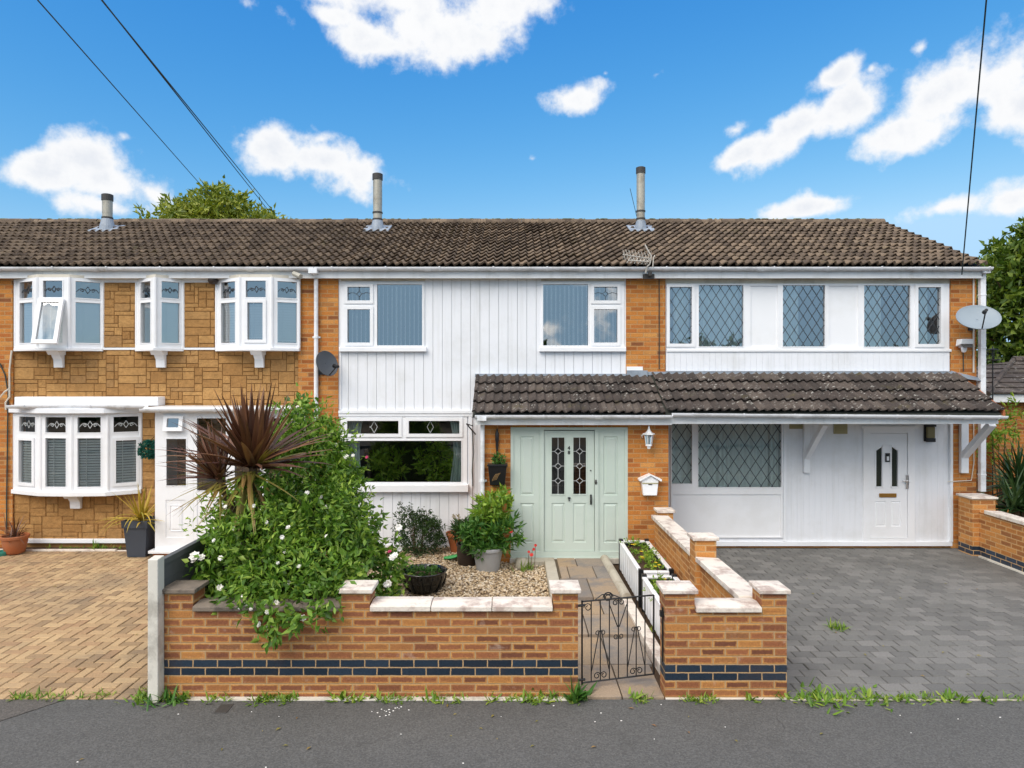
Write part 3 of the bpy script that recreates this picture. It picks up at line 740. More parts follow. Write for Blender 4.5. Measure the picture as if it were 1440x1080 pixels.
def downpipe(h, px, Y, z1, z0=.0, r=.034, swan=None, clips=(.9, 2.0)):
    m = MB(); x = X(px, Y); pts = ([Vector(p) for p in swan] if swan else []) + [(x, Y, z1), (x, Y, z0)]
    m.tube(pts, r, 10)
    for c in clips:
        if z0 < c < z1: m.tube([(x, Y, c - .02), (x, Y, c + .02)], r + .009, 10); m.box(x - r - .03, x + r + .03, Y + r * .4, Y + r, c - .014, c + .014)
    return m.build('downpipe', 'gutter_white', h, smooth=False)
x = X(678.5, YQ - .06)
dp = downpipe(HM, 678.5, YQ - .06, PZ0 - .16, .05, .034, [(x, YG - .03, PZ0 - .06), (x, YG - .02, PZ0 - .1)], (1.3, .4))
BOX(x - .07, x + .07, YG - .09, YG + .02, PZ0 - .10, PZ0 - .045).build('outlet', 'gutter_white', dp)

# ---- the sage door set
def door_glass_motif(m, fr, u0, u1, v0, v1, w, wid):
    uc = (u0 + u1) / 2; hgt = v1 - v0; a = (u1 - u0)
    last = v1
    for t in (.755, .495, .235):
        vc = v0 + hgt * t; s = .27 * a; q = .055 * hgt
        strip(m, fr, [(uc, vc + q), (uc + s, vc), (uc, vc - q), (uc - s, vc), (uc, vc + q)], w, wid)
        strip(m, fr, [(uc - s, vc), (u0, vc)], w, wid); strip(m, fr, [(uc + s, vc), (u1, vc)], w, wid)
        strip(m, fr, [(uc, last), (uc, vc + q)], w, wid); last = vc - q
    strip(m, fr, [(uc, last), (uc, v0)], w, wid)
qr = lambda a, b, c, d: pxr(a, b, c, d, YQ)
m = MB(); sp = [qr(731.5, 751, 614, 697), qr(731.5, 751, 708, 764), qr(849, 869, 614, 697), qr(849, 869, 708, 764)]
hole = qr(765, 836.5, 605, 776)
panel(m, FQ, xQ(718), xQ(883), zQ(783), zQ(601), sp + [hole], -.03, -.09)
for s_ in sp: raised(m, FQ, *s_, -.03)
for a, b in ((759.5, 765), (836.5, 842), (718, 722), (879, 883)): fbox(m, FQ, xQ(a), xQ(b), zQ(776), zQ(604.5), -.008, -.0295)
fbox(m, FQ, xQ(718), xQ(883), zQ(604.5), zQ(601), -.008, -.0295); fbox(m, FQ, xQ(718), xQ(883), zQ(783), zQ(776), -.004, -.0295)
fbox(m, FQ, xQ(718), xQ(883), zQ(784.5), zQ(783) - .001, .02, -.09)
ds = m.build('door_frame', 'sage', HM)
m = MB(); dg = [qr(776, 794, 615.5, 695.5), qr(806.5, 824.5, 615.5, 695.5)]; dpn = [qr(776, 794.5, 708, 763.5), qr(806, 825, 708, 763.5)]
D0 = (hole[0] + .006, hole[1] - .006, hole[2] + .004, hole[3] - .012)
panel(m, FQ, *D0, dg + dpn, -.035, -.085)
for s_ in dpn: raised(m, FQ, *s_, -.035)
for g in dg: panel(m, FQ, g[0] - .018, g[1] + .018, g[2] - .018, g[3] + .018, [g], -.026, -.034)
dl = m.build('front_door', 'sage', HM)
m = MB()
for g in dg: fquad(m, FQ, *g, -.05)
m.build('door_pane', 'glass_low', dl)
m = MB()
for g in dg: door_glass_motif(m, FQ, *g, -.047, .008)
m.build('leading', 'lead_pale', dl)
for ch, py in (('4', 629), ('8', 635.5)):
    cu = bpy.data.curves.new('number', 'FONT'); cu.body = ch; cu.size = .075; cu.extrude = .003; cu.align_x = 'CENTER'; cu.offset = .003
    cu.materials.append(MATS['black_iron']); tmp = bpy.data.objects.new('tmp', cu); COL.objects.link(tmp); me = bpy.data.meshes.new_from_object(tmp.evaluated_get(bpy.context.evaluated_depsgraph_get())); bpy.data.objects.remove(tmp)
    o = bpy.data.objects.new('house_number', me); COL.objects.link(o); o.parent = dl
    o.location = Vector((xQ(800.3), YQ + .033, zQ(py + 3.5))) - Vector(dl['_w']); o.rotation_euler = (R(90), 0, 0)
m = MB(); y = YQ + .03
m.tube([(xQ(831), y, zQ(662)), (xQ(831), y - .012, zQ(662))], .011, 10)
m.build('spyhole', 'black_iron', dl)
m = MB(); c = (xQ(800.5), y - .012, zQ(700.5))
m.tube([(c[0] - .022, c[1], c[2]), (c[0] + .022, c[1], c[2])], .012, 8); m.tube([(c[0], c[1] + .01, c[2]), (c[0], c[1] - .008, c[2] - .05)], [.012, .008], 8); m.build('knocker', 'black_iron', dl)
m = MB(); c = (xQ(838), YQ + .012, zQ(678)); m.tube([(c[0], c[1], c[2] + .035), (c[0], c[1] - .012, c[2]), (c[0], c[1], c[2] - .035)], [.012, .02, .012], 10); m.build('lock', 'black_iron', dl)
m = MB(); xx = xQ(831.3); m.box(xx - .014, xx + .014, y - .004, y + .004, zQ(710), zQ(696)); m.tube([(xx, y - .004, zQ(698)), (xx, y - .04, zQ(698.5)), (xx - .005, y - .05, zQ(702)), (xx - .002, y - .03, zQ(708.5))], .011, 8); m.build('handle', 'black_iron', dl)
BOX(xQ(718) - .01, xQ(883) + .01, YQ - .06, YQ + .2, .0, zQ(784.5) - .002).build('doorstep', 'concrete', HM)

# ================================================================== end house
YRr = YW
upp = pxr(937, 1334, 399, 490.5)
panels = [pxr(1055, 1093, 402, 488), pxr(1165, 1206, 402, 488)]
gl = [L(941, 972.5, 403.7, 483.5, 's'), L(982, 1045, 401, 487.5), L(1100, 1159.5, 401.3, 487.5), L(1214, 1279, 401.5, 487.8), L(1289.5, 1321.5, 404, 484, 's')]
w = window(HR, FW, upp, gl + [p + ('x',) for p in panels])
m = MB()
for p in panels: fbox(m, FW, *p, -.005, -.045)
m.build_each('infill_panel', 'upvc', w)
sill(w, FW, xW(936.5), xW(1336), zW(494.8), zW(490.3), .045)
m = MB()
for g in gl:
    m = MB(); lattice(m, FW, *g[:4], -.009, X(12.6 + 720, YW), X(19.5 + 720, YW), .0085); m.build('leading', 'lead_came', w)
m = MB()
for a, b, nn in ((950, 972, 3), (981, 1047, 9), (1099, 1128, 4), (1213, 1246, 5), (1300, 1312, 2)): curtain(m, FW, xW(a), xW(b), zW(492), zW(398), -.16, nn, .022)
m.build('net_curtain', 'net_curtain', w, smooth=True)
m = MB(); panel(m, FW, xW(935), xW(1335), Z(524, YW), 4.66, [upp], -.002, -.12); m.build('cladding', 'white_board', HR)
t = MB(); t.box(xW(935.3), xW(1335), YW - .012, YW - .001, zW(399) + .002, 4.63); t.build_each('head_board', 'soffit', HR)
# boards below the windows
boarded(HR, xW(936), xW(1334), Z(522, YW), zW(495.2), [], .1, xW(940), name='boarding', y=YW - .026, gap=.0012)

# canopy
CZ0, CZ1 = Z(579.5, YG), Z(526, 11.62)
X0c, X1c = X(936, YG), X(1410, YG)
cr = tile_roof('canopy_roof', HR, 'porch_tile', X0c + .004, X1c, YG, CZ0, 11.6, CZ1, 4, amp=.036, lip=.05)
m = MB(); m.box(XC + .03, xW(1335), YW - .11, YW - .028, CZ1 - .02, CZ1 + .04); m.hexa([(xW(1335), YP - .1, CZ1 - .05), (XD + .02, YP - .1, CZ1 - .12), (XD + .02, YP - .002, CZ1 - .10), (xW(1335), YP - .002, CZ1 - .03), (xW(1335), YP - .1, CZ1 + .03), (XD - .04, YP - .1, CZ1 - .06), (XD - .04, YP - .002, CZ1 - .04), (xW(1335), YP - .002, CZ1 + .06)]); m.build('flashing', 'lead_flashing', cr)
m = MB(); m.prism_x([(YG - .01, CZ0 - .06), (11.6, CZ1 - .06), (11.6, CZ1 + .03), (YG - .01, CZ0 + .035)], X1c + .001, X1c + .03); m.build('verge', 'terracotta', cr)
m = MB(); m.box(X(945, YG + .06), X(1404, YG + .06), YG + .06, YG + .085, Z(596.5, YG), CZ0 - .03); m.build('canopy_fascia', 'fascia_white', cr)
m = MB(); m.box(XC + .27, X(1400, YG + .06), YG + .088, YW - .03, Z(596.5, YG) + .003, Z(596.5, YG) + .02); m.build('canopy_soffit', 'soffit', cr)
gutter(HR, X(945, YG), X(1413, YG), YG - .03, CZ0 - .015, .052, .78, drop=.04)

# ground floor front
z0g = Z(766, YW)
op = [pxr(943, 1100, 588, 756), pxr(1213, 1285, 601, 762)]
boarded(HR, XC + .265, xW(1335), z0g, 2.5, op, .1, xW(1105), name='boarding', gap=.0008)
w = window(HR, FW, pxr(943, 1100, 588, 756), [L(944, 972.5, 589.5, 680), L(981, 1098, 589.5, 685), L(946, 1097, 695, 754, 'x')], wf=.03, glassmat='glass_low')
m = MB(); fbox(m, FW, *pxr(946, 1097, 695, 754), .012, -.04); m.build_each('infill_panel', 'upvc', w)
m = MB()
for g in (L(944, 972.5, 589.5, 680), L(981, 1098, 589.5, 685)):
    m = MB(); lattice(m, FW, *g[:4], -.008, X(15.5 + 720, YW), X(23 + 720, YW), .011); m.build('leading', 'lead_came', w)
m = MB(); curtain(m, FW, xW(1012), xW(1030), zW(690), zW(588), -.1, 3, .02); curtain(m, FW, xW(1085), xW(1100), zW(690), zW(588), -.1, 3, .02); curtain(m, FW, xW(944), xW(1100), zW(690), zW(588), -.15, 16, .02); m.build('net_curtain', 'net_curtain', w, smooth=True)
m = MB(); m.box(XC + .265, xW(1337), YW - .045, YW - .001, Z(767, YW), Z(761.5, YW)); m.box(xW(1101), xW(1105), YW - .02, YW - .0005, Z(761, YW), 2.48); m.box(xW(1334), xW(1337.5), YW - .05, YW - .0005, Z(761, YW), 2.48); m.build_each('trim_board', 'white_paint', HR)
BOX(XC + .265, xW(1335), YW - .01, YW + .2, 0, Z(767.2, YW)).build_each('plinth', 'house_brick', HR)
# door
m = MB(); dr = pxr(1213, 1285, 601, 762); lf = pxr(1222, 1275.5, 609, 756.5)
panel(m, FW, *dr, [lf], .03, -.06); fbox(m, FW, dr[0] - .04, dr[1] + .05, dr[3] - .02, dr[3] + .02, .045, .0305)
df = m.build('door_frame', 'upvc', HR)
m = MB(); gA = pxr(1231.2, 1239.6, 627, 684); gB = pxr(1253, 1261.8, 627, 684); dp2 = [pxr(1230, 1245, 705, 740), pxr(1252.5, 1266, 705, 740)]
lf2 = (lf[0] + .006, lf[1] - .006, lf[2] + .005, lf[3] - .006)
panel(m, FW, *lf2, [gA, gB] + dp2, .012, -.04)
for s_ in dp2: raised(m, FW, *s_, .012, .012, .015, .03)
for g, sl in ((gA, 1), (gB, -1)):
    e = .022; top = g[3]; dip = .085
    p = FW.p; a, b = g[0], g[1]
    lo, hi = (a, b) if sl == 1 else (b, a)
    # sloping head of the little light, and a bead round it
    m.hexa([p(a, top - (dip if sl == 1 else 0), .013), p(b, top - (0 if sl == 1 else dip), .013), p(b, top - (0 if sl == 1 else dip), -.03), p(a, top - (dip if sl == 1 else 0), -.03), p(a, top + .004, .013), p(b, top + .004, .013), p(b, top + .004, -.03), p(a, top + .004, -.03)])
    ring = [(a - e / 2, g[2] - e / 2), (b + e / 2, g[2] - e / 2), (b + e / 2, top + e / 2 - (0 if sl == 1 else dip)), (a - e / 2, top + e / 2 - (dip if sl == 1 else 0)), (a - e / 2, g[2] - e / 2)]
    strip(m, FW, ring, .0125, e, .012)
hd = m.build('front_door', 'upvc', HR)
m = MB(); fquad(m, FW, *gA, -.012); fquad(m, FW, *gB, -.012); m.build('door_pane', 'door_frost', hd)
m = MB(); fbox(m, FW, *pxr(1235.5, 1259.5, 693.5, 699), .03, .0125); mm = m.build('letter_plate', 'brass', hd, bevel=.004)
m = MB(); fbox(m, FW, *pxr(1244, 1250.2, 637, 649.5), .032, .0125); kk = m.build('doorbell', 'black_plastic', hd, bevel=.004)
m = MB(); fbox(m, FW, *pxr(1245.5, 1248.8, 641.5, 647.5), .036, .0325); m.build('bell_plate', 'upvc', kk)
m = MB(); fbox(m, FW, *pxr(1273, 1276.5, 668, 687), .03, .0125); x = xW(1274.7); m.tube([(x, YW - .03, zW(675.5)), (x, YW - .07, zW(675.5)), (x - .11, YW - .075, zW(675.5))], .01, 8); m.build('handle', 'chrome', hd)
for a, b, c, d in ((1110, 1128, 592, 603), (1172, 1191, 592, 610)):
    m = MB(); fbox(m, FW, *pxr(a, b, c, d), .02, .001); v = MB()
    for k in range(5): fbox(m, FW, xW(a + 2), xW(b - 2), zW(d - 2 - k * (d - c - 4) / 5), zW(d - 2 - (k + .5) * (d - c - 4) / 5), .03, .0195)
    m.build('air_vent', 'vent_tan', HR)
# canopy brackets
def bracket(px, w_, zlow, zpost, yo):
    x = xW(px); m = MB(); zt = Z(596.5, YG) + .002
    m.box(x - w_ / 2, x + w_ / 2, yo - .075, yo - .002, zW(zpost), zt)
    m.beam((x, yo - .04, zW(zlow)), (x, yo - .72, zt - .03), w_ * .9, .09)
    m.build('canopy_bracket', 'white_paint', HR, bevel=.005)
bracket(1132.5, .10, 643, 664, YW - .001); bracket(1351, .125, 641, 664, YP - .001)
# rainwater pipe and conduit at the corner
xd = XD + .055
m = MB(); m.box(xd - .045, xd + .045, YP - .10, YP - .02, .98, ZE - .1); m.box(xd - .055, xd + .055, YP - .2, YP - .01, ZE - .12, ZE - .05)
for c in (1.25, 2.2, 3.4, 4.3): m.box(xd - .05, xd + .05, YP - .105, YP - .015, c, c + .03)
m.build('downpipe', 'gutter_white', HR, bevel=.006)
m = MB(); m.tube([(XD - .06, YP - .018, 4.62), (XD - .06, YP - .018, 3.0)], .014, 6); m.tube([(XD - .06, YP - .018, 2.3), (XD - .055, YP - .018, 1.45), (XD - .1, YP - .02, 1.16), (XD - .5, YP - .02, 1.14)], .008, 6); m.build('cable', 'cable_white', HR)

# ================================================================== stone clad house
zt = lambda py: zW(py)
def facets(pts): return [FR((a[0], a[1], 0), (b[0] - a[0], b[1] - a[1], 0)) for a, b in zip(pts, pts[1:])]
def at(px, Y): return (X(px, Y), Y)
pr_ = .30
# stonework as an irregular fit of raised stones
sx0, sx1, sz0, sz1 = xW(20.3), xW(420.2), .06, 4.6
bayholes = [pxr(21, 144, 394, 489), pxr(192, 257, 394, 489), pxr(304, 420.2, 394, 489), pxr(18, 197, 582, 688)]
un = .068; nu, nv = int((sx1 - sx0) / un), int((sz1 - sz0) / un)
occ = np.zeros((nu, nv), bool); m = MB()
for i in range(nu):
    for j in range(nv):
        cx, cz = sx0 + (i + .5) * un, sz0 + (j + .5) * un
        if any(hh[0] < cx < hh[1] and hh[2] < cz < hh[3] for hh in bayholes): occ[i, j] = True
sh = [(3, 2), (4, 2), (5, 2), (6, 2), (4, 3), (5, 1), (7, 1), (4, 1), (5, 3), (6, 1), (2, 2), (7, 2), (3, 1)]
UX, UZ = (sx1 - sx0) / nu, (sz1 - sz0) / nv
for j in range(nv):
    for i in range(nu):
        if occ[i, j]: continue
        cand = sh[:]; random.shuffle(cand)
        for a, b in cand + [(2, 1), (1, 2), (1, 1)]:
            if i + a <= nu and j + b <= nv and not occ[i:i + a, j:j + b].any(): break
        occ[i:i + a, j:j + b] = True
        g = .0028; x0, x1 = sx0 + i * UX + g, sx0 + (i + a) * UX - g; z0, z1 = sz0 + j * UZ + g, sz0 + (j + b) * UZ - g
        yf = YW - .010 - random.uniform(0, .006); yb = YW + .01; e = .004
        q = lambda: random.uniform(-.002, .002)
        m.hexa([(x0, yb, z0), (x0 + e + q(), yf, z0 + e + q()), (x0 + e + q(), yf + q(), z1 - e + q()), (x0, yb, z1),
                (x1, yb, z0), (x1 - e + q(), yf + q(), z0 + e + q()), (x1 - e + q(), yf, z1 - e + q()), (x1, yb, z1)])
sc = m.build('stone_cladding', 'stone', HL)
m = MB(); panel(m, FW, xW(20), xW(420.5), .0, 4.66, bayholes, .0, -.12); m.build('mortar_bed', 'stone_joint', sc)
m = MB(); m.box(xW(145), xW(191), YW - .03, YW - .001, zW(492), zW(489)); m.box(xW(258), xW(303), YW - .03, YW - .001, zW(492), zW(489)); m.box(xW(145), xW(303), YW - .025, YW - .0005, zW(397.5), zW(392)); m.build_each('trim_board', 'white_paint', HL)

def bay(h, plan, v0, v1, lights, sill_h=.06, top=True, glassmat='glass', sill_out=.05, wthick=.06):
    """plan: front corner points left to right; lights: per facet list of (px0,px1,v0,v1,kind)"""
    frs = facets(plan); w = None
    for k, fr in enumerate(frs):
        a, b = plan[k], plan[k + 1]; Lk = math.hypot(b[0] - a[0], b[1] - a[1])
        ls = [(max(.03, fr.u_of(p0)), min(Lk - .03, fr.u_of(p1)), c, d, kd) for p0, p1, c, d, kd in lights[k]]
        wi = window(h, fr, (0.0, Lk, v0, v1), ls, 0.0, -wthick, glassmat=glassmat, pane_w=-.03, name='window')
        wi['_ls'] = [c for l in ls for c in l[:4]]; yield wi, fr, ls
def bay_boards(h, plan, v0, v1, out=.05, sillt=.05, Yb=YW):
    m = MB(); pl = [(x, y - out * 1.2) for x, y in plan]; pl[0] = (plan[0][0] - out * .3, plan[0][1] - out * .5); pl[-1] = (plan[-1][0] + out * .3, plan[-1][1] - out * .5)
    poly = pl + [(pl[-1][0], Yb - .002), (pl[0][0], Yb - .002)]
    m.prism(poly, v0 - sillt, v0 - .001); m.build('window_sill', 'upvc', h, bevel=.004)
    m = MB(); poly = [(x, y + .005) for x, y in plan] + [(plan[-1][0], Yb + .1), (plan[0][0], Yb + .1)]
    m.prism(poly, v1 + .001, v1 + .05); m.build('bay_head', 'soffit', h)
    m = MB(); 
    for i in range(len(plan)): m.tube([(plan[i][0], plan[i][1] + .01, v0), (plan[i][0], plan[i][1] + .01, v1)], .028, 8)
    m.build('corner_post', 'upvc', h)
def corbel(h, px, Y, zt_, zb, wd=.2):
    x = X(px, Y); m = MB(); hh = zt_ - zb
    m.prism_x([(YW - .03, zb), (YW - .09, zb), (YW - .10, zb + hh * .45), (YW - .14, zb + hh * .62), (YW - .17, zb + hh * .8), (YW - .26, zb + hh), (YW - .03, zb + hh)][::-1], x - wd * .38, x + wd * .38)
    m.prism_x([(YW - .03, zb + hh * .72), (YW - .20, zb + hh * .72), (YW - .27, zb + hh * .999), (YW - .03, zb + hh * .999)][::-1], x - wd * .5, x + wd * .5 - .002)
    m.build('corbel', 'white_paint', h, bevel=.006)
vb0, vb1 = zW(490), zW(393.5)
top, low = (zW(421), zW(398)), (zW(483), zW(427))
YF = YW - pr_
def blinds(wi, fr, ls, closed, v1f=None, frac=1.0):
    m = MB()
    for a, b, c, d, k in ls:
        if d - c < .35: continue
        hh = d - c
        hslats(m, fr, a - .02, b + .02, d - hh * frac, d, .045, -.066, closed)
    if m.f: m.build('blind', 'blind_white', wi)
def lead_tops(wi, fr, ls, mat='lead_came'):
    m = MB()
    for a, b, c, d, k in ls:
        if d - c < .35: scroll(m, fr, (a + b) / 2, (c + d) / 2, min(1.0, (b - a) / .46), -.026, .011)
    if m.f: m.build('leading', mat, wi)
plan1 = [at(21.5, YW - .02), at(52, YF), at(97, YF), at(144, YW - .02)]
for wi, fr, ls in bay(HL, plan1, vb0, vb1, [[(28, 46, *top, 'f'), (28, 46, *low, 'f')], [(60.5, 88, *top, 'f'), (60, 88, *low, 'x')], [(106, 141, *top, 'f'), (106, 141, *low, 'f')]]):
    blinds(wi, fr, ls, 68); lead_tops(wi, fr, ls)
    if any(l[4] == 'x' for l in ls):   # the casement stands open at the bottom
        a, b, c, d = [l for l in ls if l[4] == 'x'][0][:4]
        m = MB(); g = MB(); t = R(13); Lh = d - c + .09; O = fr.p(0, d + .045, .025)
        def tp(u, s, w): return fr.O + fr.U * u + Vector((0, 0, d + .045)) + fr.N * .025 + (Vector((0, 0, -1)) * math.cos(t) + fr.N * math.sin(t)) * s + (fr.N * math.cos(t) + Vector((0, 0, 1)) * math.sin(t)) * w
        def tb(mm, u0, u1, s0, s1, w0, w1): mm.hexa([tp(u0, s1, w1), tp(u1, s1, w1), tp(u1, s1, w0), tp(u0, s1, w0), tp(u0, s0, w1), tp(u1, s0, w1), tp(u1, s0, w0), tp(u0, s0, w0)])
        e = .065; ua, ub = a - .045, b + .045
        tb(m, ua, ua + e, 0, Lh, -.02, .025); tb(m, ub - e, ub, 0, Lh, -.02, .025); tb(m, ua + e, ub - e, 0, e, -.02, .025); tb(m, ua + e, ub - e, Lh - e, Lh, -.02, .025)
        m.build('casement', 'upvc', wi)
        g.face([tp(ua + e, Lh - e, 0), tp(ub - e, Lh - e, 0), tp(ub - e, e, 0), tp(ua + e, e, 0)]); g.build_each('pane', 'glass', wi)
bay_boards(HL, plan1, vb0, vb1)
plan2 = [at(192, YW - .02), at(218, YF - .02), at(257, YW - .02)]
for wi, fr, ls in bay(HL, plan2, vb0, vb1, [[(198, 212, *top, 'f'), (198, 212, *low, 'f')], [(227, 252.5, *top, 'f'), (227, 252.5, *low, 'f')]]):
    blinds(wi, fr, ls, 68); lead_tops(wi, fr, ls)
bay_boards(HL, plan2, vb0, vb1)
plan3 = [at(304.5, YW - .02), at(337, YF), at(382, YF), at(420, YW - .10)]
for wi, fr, ls in bay(HL, plan3, vb0, vb1, [[(311, 331, *top, 'f'), (311, 331, *low, 'f')], [(345.5, 374, *top, 'f'), (348, 370, zW(479), zW(428), 's')], [(390, 418, *top, 'f'), (390, 418, *low, 'f')]]):
    blinds(wi, fr, ls, 66, frac=.93); lead_tops(wi, fr, ls)
bay_boards(HL, plan3, vb0, vb1)
for px in (81, 225, 364): corbel(HL, px, YW - .1, zW(492.5), zW(517))
# ground floor bow
gv0, gv1 = zW(687.5), zW(580.5)
YF1, YF2 = YW - .20, YW - .30
plan4 = [at(18, YW - .02), at(57, YF1 - .06), at(101, YF2), at(151, YF1 - .06), at(197.5, YW - .02)]
tg = (zW(606.5), zW(585)); lg = (zW(681), zW(614))
for wi, fr, ls in bay(HL, plan4, gv0, gv1, [[(27.5, 50, *tg, 'f'), (27.5, 46, zW(677), zW(618), 's')], [(64, 93, *tg, 'f'), (64, 93, *lg, 'f')], [(109, 142, *tg, 'f'), (109, 142, *lg, 'f')], [(159.5, 195, *tg, 'f'), (163, 191.5, zW(677), zW(618), 's')]], glassmat='glass_low'):
    blinds(wi, fr, ls, 40); lead_tops(wi, fr, ls, 'lead_pale')
bay_boards(HL, plan4, gv0, gv1, sillt=.07)
corbel(HL, 105, YW - .1, zW(692.5), zW(714), .23)
m = MB(); m.box(X(20, YW - .25), X(222, YW - .25), YW - .25, YW - .002, zW(570), zW(557.5)); m.build('bay_roof', 'white_paint', HL, bevel=.01)
m = MB(); pl4 = [(x, y - .1) for x, y in plan4]; pl4[0] = (plan4[0][0] - .05, YW - .06); pl4[-1] = (plan4[-1][0] + .06, YW - .06)
m.prism(pl4 + [(pl4[-1][0], YW - .003), (pl4[0][0], YW - .003)], zW(580), zW(574.5) + .02); m.build('bay_cornice', 'white_paint', HL, bevel=.01)
gutter(HL, X(13, YF2), X(207, YF2), YF2 - .02, zW(568.5), .06, 1.1, 'bay_gutter')
m = MB(); m.box(xW(40), xW(186), YW - .05, YW - .002, zW(763), zW(757)); m.build_each('base_trim', 'white_paint', HL, bevel=.006)
# glazed porch
YO = 11.05; FO = flat(YO); ro = lambda a, b, c, d: pxr(a, b, c, d, YO)
w = window(HL, FO, ro(218, 272, 580, 773), [ro(234, 257, 588, 603) + ('x',), ro(234, 262, 617, 683) + ('f',), ro(233, 261, 703, 756) + ('x',)], .0, -.07, glassmat='glass_low', name='porch_window')
m = MB(); fbox(m, FO, *ro(233, 261, 703, 756), -.01, -.05); m2 = ro(239, 255.5, 711, 747); raised(m, FO, *m2, .002, .01, .02, .04); m.build_each('infill_panel', 'upvc', w)
m = MB(); g = MB(); t = R(9)
a, b, c, d = ro(232, 259, 585, 606.5)
def vp(u, s, q): return Vector((u, YO, d)) + Vector((0, -math.sin(t), -math.cos(t))) * s + Vector((0, -math.cos(t), math.sin(t))) * q
def vb_(u0, u1, s0, s1, q0, q1): m.hexa([vp(u0, s1, q1), vp(u1, s1, q1), vp(u1, s1, q0), vp(u0, s1, q0), vp(u0, s0, q1), vp(u1, s0, q1), vp(u1, s0, q0), vp(u0, s0, q0)])
Lh = d - c; e = .06
vb_(a, a + e, 0, Lh, .0, .05); vb_(b - e, b, 0, Lh, .0, .05); vb_(a + e, b - e, 0, e * .7, .0, .05); vb_(a + e, b - e, Lh - e, Lh, .0, .05); m.build('casement', 'upvc', w)
g.face([vp(a + e, Lh - e, .025), vp(b - e, Lh - e, .025), vp(b - e, e * .7, .025), vp(a + e, e * .7, .025)]); g.build_each('pane', 'glass', w)
w2 = window(HL, FO, ro(272.2, 414, 580, 773), [ro(277, 318, 588, 690) + ('f',), ro(277, 318, 703, 756) + ('x',), ro(330, 366, 588, 756) + ('f',), ro(376, 409, 588, 690) + ('f',), ro(376, 409, 703, 756) + ('x',)], .0, -.07, glassmat='glass_low', name='porch_window')
m = MB(); fbox(m, FO, *ro(277, 318, 703, 756), -.01, -.05); fbox(m, FO, *ro(376, 409, 703, 756), -.01, -.05); m.build_each('infill_panel', 'upvc', w2)
m = MB(); x0, x1 = X(218, YO), X(414, YO)
m.box(x0, x0 + .06, YO + .071, YW - .04, .1, Z(580, YO)); m.box(x1 - .06, x1, YO + .071, YW - .04, .1, Z(580, YO)); m.build_each('porch_side', 'upvc', HL)
m = MB(); m.box(X(206, YO), X(416, YO), YO - .1, YW - .04, Z(580, YO) + .001, Z(572.5, YO)); m.build('porch_roof', 'fascia_white', HL, bevel=.01)
gutter(HL, X(204, YO), X(415, YO), YO - .13, Z(574, YO), .055, .9, 'porch_gutter')
m = MB(); m.box(X(208, YO - .08), X(416, YO), YO - .08, YO + .1, Z(777, YO), Z(773, YO) - .001); m.build('porch_sill', 'upvc', HL, bevel=.005)
m = MB(); m.box(X(215, YO), X(414, YO), YO + .0, YW - .1, 0, Z(777, YO) - .001); m.build_each('plinth', 'house_brick', HL)
# rainwater pipe on the shared pier
xp = X(444.5, YP - .05)
dp = downpipe(HL, 444.5, YP - .05, ZE - .16, .05, .036, [(xp, YE - .02, ZE - .08), (xp, YE, ZE - .11)], (1.2, 2.4, 3.6))
BOX(xp - .07, xp + .07, YE - .085, YE + .04, ZE - .13, ZE - .05).build('outlet', 'gutter_white', dp)
m = MB(); m.tube([(xW(20), YP - .02, zW(493)), (xW(17), YP - .02, zW(520)), (xW(17), YP - .02, zW(558)), (xW(12), YP - .03, zW(566)), (xW(12), YP - .02, zW(576))], .014, 6); m.tube([(xW(14), YW - .25, zW(560)), (xW(24), YW - .3, zW(551)), (xW(31), YW - .3, zW(546))], .012, 6); m.build('cable', 'cable_white', HL)
m = MB(); m.tube([(xW(-6), YP - .02, zW(504)), (xW(4), YP - .02, zW(512)), (xW(11), YP - .02, zW(528)), (xW(15), YP - .02, zW(552)), (xW(13), YP - .02, zW(700)), (xW(13), YP - .02, zW(765))], .010, 6); m.build('cable', 'cable_black', HL)
# cable down the right pier of the middle house
m = MB(); m.tube([(xW(926), YP - .012, zW(392)), (xW(926), YP - .012, zW(519))], .008, 5); m.build('cable', 'cable_black', HR)
m = MB(); m.tube([(xW(664), YW - .04, zW(605)), (xW(666.5), YW - .05, zW(635)), (xW(664), YW - .04, zW(660)), (xW(665), YW - .04, zW(683))], .007, 5); m.build('cable', 'cable_black', HM)
# ================================================================== ground
g = MB(); g.box(-220, 220, -220, 220, -.5, -.16); struct(g.build('ground', 'joint_sand', None))
g = MB(); g.box(-90, 90, -5.0, 3.30, -.15, -.10); struct(g.build('road', 'asphalt', None))
g = MB(); g.box(-90, 90, 3.30, 3.42, -.155, .012); struct(g.build('kerb', 'edging_stone', None, bevel=.012))
g = MB(); g.prism([(-4.05, 6.215), (-5.55, 4.3), (-5.9, 3.425), (90, 3.425), (90, 6.215)], -.155, .0); struct(g.build('pavement', 'asphalt', None))
g = MB(); g.prism([(-4.064, 6.215), (-90, 6.215), (-90, 3.425), (-5.914, 3.425), (-5.564, 4.3)], -.155, .002); struct(g.build('pavement', 'asphalt_old', None))
g = MB(); g.box(-90, 90, -7.2, -5.02, -.155, 0.01); struct(g.build('pavement', 'asphalt_old', None))

